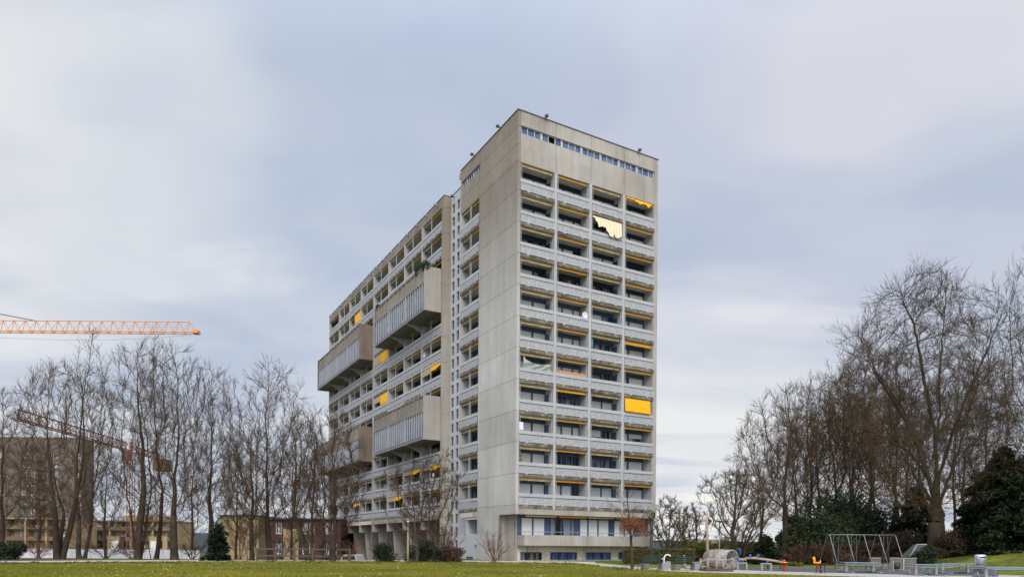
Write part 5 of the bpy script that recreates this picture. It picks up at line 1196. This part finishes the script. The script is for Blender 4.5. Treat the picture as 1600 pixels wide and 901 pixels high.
m0 = at(205, 700, 150); tip = at(22, 651, 111); zj_ = 21.0; t = thing('red_tower_crane', 'red tower crane half hidden behind the bare trees', 'crane', (m0.x, 150, -2)); tl = Vector((tip.x - m0.x, 111 - 150, 0))
truss(t, 'jib', (tl.normalized() * 1.5) + Vector((0, 0, zj_ + 2)), tl + Vector((0, 0, zj_ + 2)), 1.6, 1.2, 1.8, M['red'], .12, .05)
mast(t, 0, zj_ + 2, 1.1, M['red']); cj = -tl.normalized() * 15; truss(t, 'counter_jib', -tl.normalized() * 1.5 + Vector((0, 0, zj_ + 2)), cj + Vector((0, 0, zj_ + 2)), 1.2, 1.4, 2, M['red'], .12, .06)
q = MB(); q.box(cj.x - 1.5, cj.x + 1.5, cj.y - 1, cj.y + 2, zj_ - .6, zj_ + 2.1); q.build('ballast', M['tanb'], t); q = MB(); q.box(-.8, .8, -2.2, -.95, zj_ - .2, zj_ + 1.9); q.build('cab', M['red'], t)
q = MB(); q.bar((0, 0, zj_ + 2), (0, 0, zj_ + 4), .5); q.build('apex', M['red'], t)
# ================================================================== park furniture
M['bgreen'] = plain('dark_green_painted_slats', (.016, .036, .028), .55, .4)
M['conc'] = plain('grey_concrete_block', (.26, .27, .28), .85)
M['cbrown'] = plain('weathered_concrete_foot', (.15, .125, .10), .9)
M['wood'] = concrete('weathered_timber', (.36, .29, .24), (.22, .17, .14), .36, .64, (6, 6, .8), blotch=2)
M['dwood'] = plain('dark_timber', (.09, .065, .05), .85)
M['log'] = concrete('pale_log', (.42, .33, .23), (.28, .21, .14), .36, .64, (1, 6, 6), blotch=2)
M['pebble'] = concrete('pebbled_concrete', (.42, .38, .33), (.16, .14, .12), .44, .56, (14, 14, 14), blotch=6, bump=.8, fine=.4)
M['pblue'] = plain('bright_blue_plastic', (.01, .10, .38), .45, .5)
M['pred'] = plain('red_plastic', (.55, .03, .03), .45, .5)
M['porange'] = plain('orange_yellow_plastic', (.90, .36, .01), .45, .5)
M['black'] = plain('black_metal', (.02, .02, .02), .5, .4)
M['table'] = plain('blue_grey_metal_mesh', (.17, .22, .26), .5, .4)
M['hutroof'] = plain('mossy_roof_sheet', (.07, .085, .08), .8)
M['chrome'] = plain('brushed_steel', (.55, .55, .56), .32, .5, .85)
M['rope'] = plain('pale_rope', (.42, .38, .33), .9)
M['frame'] = plain('galvanised_swing_tube', (.19, .19, .18), .42, .5, .55)
def bench(pxl, pxr, py, label):
    A = gp(pxl, py); B_ = gp(pxr, py); W = (B_ - A).length; t = thing('park_bench', label, 'bench', tuple(A), math.atan2(B_.y - A.y, B_.x - A.x), 'green park benches'); S = 1
    q = MB(); q.box(0, .34, -.08, .52, 0, .36); q.build('leg', M['cbrown'], t, bevel=.015); q = MB(); q.box(W - .02, W + .34, -.10, .52, 0, .40); q.build('leg', M['conc'], t, bevel=.015)
    q = MB()
    for i in range(4): q.box(.02, W + .02, -.02 + i * .125, .09 + i * .125, .40, .44)
    q.build('seat', M['bgreen'], t)
    q = MB()
    for i in range(4): z = .44 + i * .105; q.hexa([(.0, -.08 - i * .018, z), (W - .1, -.08 - i * .018, z), (W - .1, -.04 - i * .018, z), (0, -.04 - i * .018, z)], [(.0, -.095 - i * .018, z + .09), (W - .1, -.095 - i * .018, z + .09), (W - .1, -.055 - i * .018, z + .09), (0, -.055 - i * .018, z + .09)])
    q.build('backrest', M['bgreen'], t)
    for x in (.18, W - .3): q = MB(); q.bar((x, -.02, .36), (x, -.08, .85), .05); q.build('back_bracket', M['black'], t)
    return t
bench(1006, 1034.5, 889.0, 'green slatted park bench left of the curved white pipe, nearer the young tree')
bench(1054, 1085, 890.5, 'green slatted park bench right of the curved white pipe, beside a leaning post')
A = gp(1040, 886.5); t = thing('drinking_fountain', 'drinking fountain with a white curved pipe on a grey block between the benches', 'drinking fountain', tuple(A))
q = MB(); q.box(-.02, .30, -.15, .25, 0, .42); q.build('basin', M['conc'], t, bevel=.02)
q = MB(); s_ = A.y / F_PX; pts = [(-.10, 0, .42 if False else .0), (-.10, 0, .5)] + [(-.10 + .22 - .22 * math.cos(a), 0, .62 + .24 * math.sin(a)) for a in np.linspace(0, 2.6, 12)]
q.tube(pts, .042, 10); q.bar((-.1, 0, .5), (-.24, 0, .62), .05); q.build('pipe', M['twhite'], t, True)
A = gp(1070, 888); q = MB(); q.tube([(.08, 0, 0), (0, 0, .3), (-.06, 0, .86)], [.09, .085, .07], 10); o = q.build('leaning_post', M['wood'], None, True); o.location = A; tag(o, 'leaning weathered timber post by the right bench', 'post')
A, B_ = gp(1072, 888.5), gp(1104, 888.5); q = MB(); q.tube([(0, 0, .09), ((B_.x - A.x), .4, .10)], .10, 10); o = q.build('ground_log', M['log'], None, True); o.location = A; tag(o, 'pale log lying on the ground left of the timber play platform', 'log')
# timber play ship
A = gp(1124, 892.0); Yp = A.y; S = Yp / F_PX; t = thing('play_ship', 'weathered timber play platform with posts, ropes, a tall mast and a black pennant', 'play ship', tuple(A))
q = MB(); q.box(-22 * S, 22 * S, 0, 1.6, 0, .13); q.box(-22 * S, 20 * S, -.12, 0, .02, .17); q.build('deck', M['dwood'], t, bevel=.01)
def X_(px): return (px - 1124) * S
for px, h, y in ((1106, .76, 0), (1119.5, .74, 0), (1129.8, .72, 0), (1145.5, .78, .1), (1106, .7, 1.5), (1130, .95, 1.5)):
    q = MB(); q.tube([(X_(px), y, .1), (X_(px), y, h)], .07, 8); q.build('post', M['wood'], t, True)
q = MB(); zm = hgt(1109, 801, Yp + .6); q.tube([(X_(1111), .6, .1), (X_(1109.5), .6, zm * .5), (X_(1108.5), .6, zm)], [.085, .075, .06], 10); ms = q.build('mast', M['wood'], t, True)
q = MB(); q.prism([(X_(1110), zm - .25), (X_(1116.5), zm - .42), (X_(1111), zm - .75)], 'y', .58, .60); q.build('pennant', M['black'], ms)
q = MB(); pts = []
for a, b, za_, zb_ in ((1106, 1119.5, .72, .70), (1119.5, 1129.8, .70, .68), (1129.8, 1145.5, .68, .74)):
    q.tube([(X_(a), 0, za_), ((X_(a) + X_(b)) / 2, 0, (za_ + zb_) / 2 - .06), (X_(b), 0, zb_)], .022, 6)
q.tube([(X_(1106), 0, .72), (X_(1096), .2, .52), (X_(1084), .4, .48)], .022, 6); q.build('rope', M['rope'], t, True)
q = MB(); q.tube([(X_(1131), .1, .12), (X_(1147), .4, .30), (X_(1152), .5, .42)], [.05, .045, .03], 8); q.build('curved_timber', M['wood'], t, True)
q = MB(); q.box(X_(1108), X_(1117), .2, 1.2, .13, .22); q.build('hatch', M['dwood'], t)
# pebbled pipe tunnel, opening turned to the right
A = gp(1135, 889.0); t = thing('pipe_tunnel', 'big pebble-faced concrete pipe lying as a play tunnel behind the timber platform', 'pipe tunnel', (A.x, A.y + 1.1, 0), R_(-57)); S = (A.y + 1.1) / F_PX
rT = 15.2 * S; L = 1.35
def ring(x0, x1, r1, r0, n=28):
    q = MB(); V = []; F = []
    for x, r in ((x0, r1), (x1, r1), (x1, r0), (x0, r0)):
        for k in range(n): a = 6.283 * k / n; V.append((x, r * math.cos(a), rT + r * math.sin(a)))
    for i in range(4):
        for k in range(n): k2 = (k + 1) % n; j = (i + 1) % 4; F.append((i * n + k, i * n + k2, j * n + k2, j * n + k))
    q.add(V, F); return q
ring(-L * .72, L * .60, rT * .98, rT * .84).build('pipe', M['pebble'], t, True)
q = MB(); q.box(-.03, .06, -rT - .03, rT * .2, .2, rT * 2 + .03); q.build('strap_post', M['wood'], t)
ring(L * .60, L * .64, rT * 1.0, rT * .86).build('rim', M['conc'], t, True)
for a in (-.7, .5): q = MB(); q.tube([(L * .64, rT * math.cos(a), rT + rT * .9 * math.sin(a)), (L * .78, rT * math.cos(a), rT + rT * .9 * math.sin(a) + .1), (L * .78, rT * math.cos(a), rT + rT * .9 * math.sin(a) + .35), (L * .64, rT * math.cos(a), rT + rT * .9 * math.sin(a) + .42)], .035, 8); q.build('grab_handle', M['pblue'], t, True)
# balance beam: long log from the tunnel to the right
Yb = gp(1170, 888).y + .6; S = Yb / F_PX; c = at(1178, 870, Yb); t = thing('balance_log', 'long pale balance log running right from the pipe tunnel with blue hand grips', 'balance beam', (c.x, Yb, 0))
def P_(px, py, y=0): v = at(px, py, Yb + y); return (v.x - c.x, y, v.z)
q = MB(); q.tube([P_(1134, 874.5), P_(1150, 873.2), P_(1166, 873.5)], [.075, .08, .085], 10); q.build('log', M['log'], t, True)
q = MB(); q.tube([P_(1164, 871.3), P_(1180, 871.3), P_(1200, 874), P_(1222, 877.5)], [.07, .09, .085, .075], 10); q.build('log', M['log'], t, True)
for px, py in ((1172, 868), (1184.5, 868), (1160, 876.5), (1198.5, 877.5)):
    q = MB(); a = P_(px, py); q.lathe([(.02, -.1), (.075, -.07), (.085, .02), (.05, .10), (.02, .12)], 12); q.v = [(v[0] + a[0], v[1] + .0 + a[1] - .02, v[2] + a[2]) for v in q.v]; q.build('blue_grip', M['pblue'], t, True)
for px in (1136, 1166, 1200, 1220): a = P_(px, 875); q = MB(); q.tube([(a[0], .05, 0), (a[0], .05, a[2] - .02)], .05, 8); q.build('support', M['dwood'], t, True)
def frame_stool(px, py, label):
    A = gp(px, py); t = thing('step_frame', label, 'play frame', tuple(A), 0, 'grey step frames'); 
    q = MB(); q.box(-.32, .32, -.12, .12, .36, .44); q.build('top_bar', M['conc'], t, bevel=.02)
    for s_ in (-.27, .27): q = MB(); q.box(s_ - .055, s_ + .055, -.10, .10, 0, .36); q.build('leg', M['conc'], t, bevel=.01)
frame_stool(1159, 889.5, 'grey step frame beside the pipe tunnel mouth'); frame_stool(1197, 890.5, 'grey step frame under the far end of the balance log')
# spring toy
A = gp(1225, 891.0); S = A.y / F_PX; t = thing('spring_toy', 'red spring rider with a yellow seat ring at the end of the balance log', 'spring rider', tuple(A))
q = MB(); 
pts = [(.10 * math.cos(a * 1.2), .10 * math.sin(a * 1.2), .02 + a / 26 * .32) for a in range(0, 27)]; q.tube(pts, .022, 6); q.build('spring', M['pred'], t, True)
q = MB(); q.lathe([(.03, .34), (.13, .36), (.15, .42), (.05, .46)], 16); q.build('hub', M['black'], t, True); q = MB(); q.lathe([(.05, .46), (.2, .47), (.20, .52), (.05, .53)], 16); q.build('seat', M['porange'], t, True)
q = MB(); q.lathe([(.03, .53), (.09, .55), (.10, .61), (.04, .66)], 14); q.build('saddle_knob', M['pred'], t, True); q = MB(); q.tube([(-.36, 0, .47), (.5, 0, .46)], .022, 6); q.build('cross_bar', M['dwood'], t, True)
q = MB(); q.tube([(-.12, 0, .58), (-.16, 0, .74)], .016, 6); q.build('handle', M['pblue'], t, True)
# black trestle with a yellow toy horse
A = gp(1282, 895.0); S = A.y / F_PX; t = thing('trestle_table', 'small black metal trestle table on the path edge', 'table', tuple(A)); 
q = MB(); q.box(-9 * S, 9 * S, -.18, .18, .50, .54); q.build('top', M['black'], t)
for a, b in ((-8, -7), (-3, 1.5), (3, -1), (7.5, 7)): q = MB(); q.bar((a * S, -.12 if a < 0 else .12, .5), (b * S, 0, 0), .035); q.build('leg', M['black'], t)
A2 = gp(1277, 890.5); S = A2.y / F_PX; t = thing('toy_horse', 'orange yellow toy horse spring rider behind the black trestle', 'spring rider', tuple(A2)); z0 = .50
q = MB(); q.prism([(-.30, z0), (-.20, z0 + .06), (.16, z0 + .06), (.22, z0 + .22), (.27, z0 + .10), (.22, z0 - .06), (-.16, z0 - .08)], 'y', -.06, .06); q.build('body', M['porange'], t, bevel=.025)
q = MB(); q.prism([(-.30, z0 - .02), (-.20, z0 + .0), (-.16, z0 + .22), (-.18, z0 + .36), (-.24, z0 + .42), (-.32, z0 + .38), (-.38, z0 + .26), (-.30, z0 + .22)], 'y', -.075, .075); q.build('head', M['porange'], t, bevel=.03)
q = MB(); pts = [(.08 * math.cos(a * 1.2), .08 * math.sin(a * 1.2), .02 + a / 26 * .42) for a in range(0, 27)]; q.tube(pts, .018, 6); q.build('spring', M['pred'], t, True)
q = MB(); q.tube([(-.12, -.12, z0 + .14), (-.12, .12, z0 + .14)], .018, 6); q.build('handle', M['pred'], t, True); t.scale = (.8, .8, .92)
# swing frame: bar with five rounded A frames
Ysw = gp(1345, 889.5).y + .1; S = Ysw / F_PX; c = at(1345, 880, Ysw); t = thing('playground_swing', 'long galvanised swing frame with five rounded A shaped legs', 'swing', (c.x, Ysw, 0)); zb_ = hgt(1345, 834.8, Ysw)
apx = [1294, 1321, 1347, 1371, 1396]
q = MB(); q.tube([((apx[0] - 1345) * S - .02, 0, zb_), ((apx[-1] - 1345) * S + .05, 0, zb_)], .028, 8); q.build('top_bar', M['frame'], t, True)
for a in apx:
    x = (a - 1345) * S; pts = [(x, -1.5, 0), (x, -.42, zb_ - .42)] + [(x, -.36 * math.cos(w_), zb_ - .36 + .36 * math.sin(w_)) for w_ in np.linspace(.25, math.pi - .25, 9)] + [(x, .42, zb_ - .42), (x, 1.5, 0)]
    q = MB(); q.tube(pts, .025, 8); q.build('leg_frame', M['frame'], t, True)
    q = MB(); q.tube([(x - .16, -1.5, .03), (x + .16, -1.5, .03)], .035, 6); q.build('foot', M['frame'], t, True)
for i, (a, kind) in enumerate(((1302, 'flat'), (1311, 'flat'), (1330, 'flat'), (1338, 'flat'), (1384, 'tub'), (1401.5, 'tub'))):
    x = (a - 1345) * S; y = .0
    if a > 1400: x = (1389.5 - 1345) * S; 
    if kind == 'flat' and i % 2 == 0:
        o = bpy.data.objects.new('swing_seat', None); C.objects.link(o); o.parent = t; o.location = (x, 0, .45); q = MB(); q.box(-.04, .36, -.09, .09, 0, .04); q.build('seat', M['black'], o)
        q = MB(); q.tube([(0, 0, .04), (0, 0, zb_ - .45)], .012, 5); q.tube([(.32, 0, .04), (.32, 0, zb_ - .45)], .012, 5); q.build('chain', M['frame'], o)
    if kind == 'tub' and i == 4:
        o = bpy.data.objects.new('toddler_seat', None); C.objects.link(o); o.parent = t; o.location = ((1383.5 - 1345) * S, 0, .42); q = MB(); q.box(-.2, .2, -.16, .16, 0, .06); q.box(-.2, -.15, -.16, .16, .06, .40); q.box(.15, .2, -.16, .16, .06, .40); q.box(-.15, .15, .12, .16, .06, .42); q.box(-.15, .15, -.16, -.12, .22, .30); q.build('tub', M['black'], o, bevel=.01)
        q = MB(); q.tube([(-.17, 0, .4), (-.12, 0, zb_ - .42)], .012, 5); q.tube([(.17, 0, .4), (.12, 0, zb_ - .42)], .012, 5); q.build('chain', M['frame'], o)
# dark tub planter at the right foot of the frame
A = gp(1401, 891); t = thing('park_bin', 'black open litter basket between two grey posts right of the swing frame', 'litter bin', tuple(A)); q = MB(); q.lathe([(.16, .12), (.19, .15), (.21, .50), (.19, .50), (.17, .2)], 16); q.build('basket', M['black'], t, True)
q = MB(); q.box(-.27, -.20, -.05, .05, 0, .58); q.build('post', M['metal'], t); q = MB(); q.box(.36, .44, -.05, .05, 0, .75); q.build('post', M['metal'], t); q = MB(); q.box(-.2, .36, -.02, .02, .08, .12); q.build('bracket', M['metal'], t)
# picnic tables
def picnic(pxl, pxr, pyt, depth_Y, label, rot=0):
    A, B_ = at(pxl, pyt, depth_Y), at(pxr, pyt, depth_Y); W = B_.x - A.x; t = thing('picnic_table', label, 'picnic table', (A.x, depth_Y, 0), rot, 'blue grey metal picnic tables'); zt = A.z
    q = MB()
    for i in range(6): q.box(0, W, -.34 + i * .118, -.34 + i * .118 + .10, zt - .03, zt)
    q.build('tabletop', M['table'], t); 
    q = MB(); q.box(.0, W, -.36, -.345, zt - .05, zt + .005); q.box(0, W, .36, .375, zt - .05, zt + .005); q.build('edge_frame', M['table'], t)
    for x in (.22, W - .25):
        q = MB(); q.box(x - .05, x + .05, -.06, .06, 0, zt - .03); q.build('leg', M['metal'], t)
        q = MB(); q.tube([(x, -.95, .02), (x + .02, 0, .06), (x, .95, .02)], .028, 6); q.tube([(x, -.72, .42), (x + .02, -.45, .05)], .025, 6); q.tube([(x, .72, .42), (x + .02, .45, .05)], .025, 6); q.build('base_tube', M['metal'], t, True)
    for s_ in (-1, 1):
        q = MB()
        for i in range(3): q.box(-.08, W + .08, s_ * .74 - .15 + i * .1, s_ * .74 - .15 + i * .1 + .085, .42, .45)
        q.build('seat', M['table'], t)
    return t
picnic(1316, 1371, 877.6, 39.5, 'blue grey picnic table in front of the swing frame')
picnic(1424, 1470, 880.6, 35.8, 'blue grey picnic table left of the steel litter bin, nearer one')
picnic(1466, 1519, 879.2, 39.0, 'blue grey picnic table left of the steel litter bin, farther one')
picnic(1533, 1625, 884.6, 33.0, 'blue grey picnic table at the right edge of the picture')
# steel litter bin
A = gp(1531.3, 895.5); S = A.y / F_PX; t = thing('steel_litter_bin', 'tall brushed steel litter bin with a dark slot', 'litter bin', tuple(A)); rB = 8.2 * S; hB = 30 * S
q = MB(); q.lathe([(rB, 0), (rB, hB * .90), (rB * .97, hB * .96), (rB * .86, hB * .995), (.02, hB)], 28); q.build('body', M['chrome'], t, True)
q = MB(); V = []; F = []
for zz_ in (hB * .82, hB * .90):
    for k in range(9): a = -math.pi / 2 + (k - 4) * .14; V.append((rB * 1.012 * math.cos(a), rB * 1.012 * math.sin(a), zz_))
for zz_ in (hB * .82, hB * .90):
    for k in range(9): a = -math.pi / 2 + (k - 4) * .14; V.append((rB * .9 * math.cos(a), rB * .9 * math.sin(a), zz_))
for k in range(8): F += [(k, k + 1, 10 + k, 9 + k), (18 + k, 27 + k, 28 + k, 19 + k), (k, 18 + k, 19 + k, k + 1), (9 + k, 10 + k, 28 + k, 27 + k)]
F += [(0, 9, 27, 18), (8, 26, 35, 17)]; q.add(V, F); q.build('slot', M['black'], t)
for s_ in (-1, 1): q = MB(); q.box(s_ * rB * .985 - .02, s_ * rB * .985 + .02, -.035, .035, 0, hB * .93); q.build('side_rail', M['metal'], t, bevel=.01)
# low concrete wall, hut
Yw = 50; A, B_ = at(1362, 870, Yw), at(1432, 870, Yw); q = MB(); zt = hgt(1395, 870.5, Yw); q.box(0, B_.x - A.x, 0, .25, -.1, zt - .06); t = thing('low_wall', 'low grey concrete wall behind the swing frame', 'wall', (A.x, Yw, 0)); q.build('wall', M['cbrown'], t)
q = MB(); q.box(-.03, B_.x - A.x + .03, -.03, .28, zt - .06, zt); q.build('coping', M['conc'], t)
Yh = 53; A = at(1440, 870, Yh); S = Yh / F_PX; t = thing('park_hut', 'small hut with a grey green pitched roof beside the giant trunk', 'hut', (A.x, Yh, 0)); zr = hgt(1440, 850.5, Yh); ze = hgt(1424, 869, Yh)
q = MB(); q.box(-13 * S, 12 * S, 0, .9, 0, ze); q.build('wall', M['cbrown'], t)
q = MB(); q.hexa([(-21 * S, -.25, ze), (14 * S, -.25, ze), (14 * S, 1.1, ze), (-21 * S, 1.1, ze)], [(-5 * S, .2, zr), (10 * S, .2, zr), (10 * S, .7, zr), (-5 * S, .7, zr)]); q.build('roof', M['hutroof'], t)
q = MB(); q.bar((-21 * S, -.28, ze + .02), (-5 * S, .16, zr + .03), .09); q.box(-6 * S, 10 * S, .14, .24, zr, zr + .07); q.build('roof_trim', M['metal'], t)
# lamp posts
def lamp(px, Y, top, label, flat):
    A = at(px, 870, Y); z = hgt(px, top, Y); g0 = float(gz(A.x, Y)); t = thing('street_lamp', label, 'street lamp', (A.x, Y, g0)); z -= g0
    q = MB(); q.tube([(0, 0, 0), (0, 0, 1), (0, 0, z - .1)], [.085, .085, .07] if not flat else [.06, .06, .045], 10); q.build('pole', M['log'] if not flat else M['metal'], t, True)
    q = MB()
    if flat: q.lathe([(.05, z - .25), (.10, z - .12), (.34, z - .06), (.36, z - .02), (.05, z)], 16)
    else: q.lathe([(.05, z - .3), (.13, z - .25), (.15, z - .08), (.04, z)], 14)
    q.build('lamp_head', M['metal'], t, True)
lamp(637.3, 57, 812, 'pale lamp post on the path in front of the raking piers', False)
lamp(1124, 60, 812.5, 'thin lamp post with a flat head behind the playground mast', True)
# timber rail fence
A, B_ = at(401, 870, 57.5), at(546, 870, 57.5); W = B_.x - A.x; t = thing('rail_fence', 'low dark timber rail fence at the far side of the path', 'fence', (A.x, 57.5, 0))
for z in (.42, .98): q = MB(); q.bar((0, 0, z), (W, .3, z - .03), .10, .12); q.build('rail', M['dwood'], t)
for i in range(6): q = MB(); x = W * i / 5; q.box(x - .07, x + .07, .05, .2, -.1, 1.05); q.build('post', M['dwood'], t)
# white car seen end on
A = at(545, 870, 71); g0 = float(gz(A.x, 71)); t = thing('parked_car', 'white parked car seen end on behind the rail fence', 'car', (A.x, 71, g0))
M['carw'] = plain('white_car_paint', (.62, .62, .62), .25, .5, var=.03)
q = MB(); q.prism([(-.86, .25), (.86, .25), (.90, .7), (.84, .95), (.66, 1.42), (.4, 1.48), (-.4, 1.48), (-.66, 1.42), (-.84, .95), (-.90, .7)], 'y', 0, 3.9); q.build('body', M['carw'], t, bevel=.05)
q = MB(); q.prism([(-.72, .98), (.72, .98), (.58, 1.36), (-.58, 1.36)], 'y', -.012, .03); q.build('rear_window', M['black'], t)
for s_ in (-1, 1):
    q = MB(); q.box(s_ * .74 - .09, s_ * .74 + .09, -.015, .03, .72, .9); q.build('tail_light', M['pred'], t)
    for y in (.7, 3.1): q = MB(); q.tube([(s_ * .82 - .1, y, .3), (s_ * .82 + .1, y, .3)], .3, 16); q.build('wheel', M['black'], t, True)
q = MB(); q.box(-.25, .25, -.014, .03, .55, .66); q.build('number_plate', M['wwin'], t)
# stones at the edge of the mound, right
for i, (px, py) in enumerate(((1495, 884), (1508, 884.5), (1588, 887))):
    pass
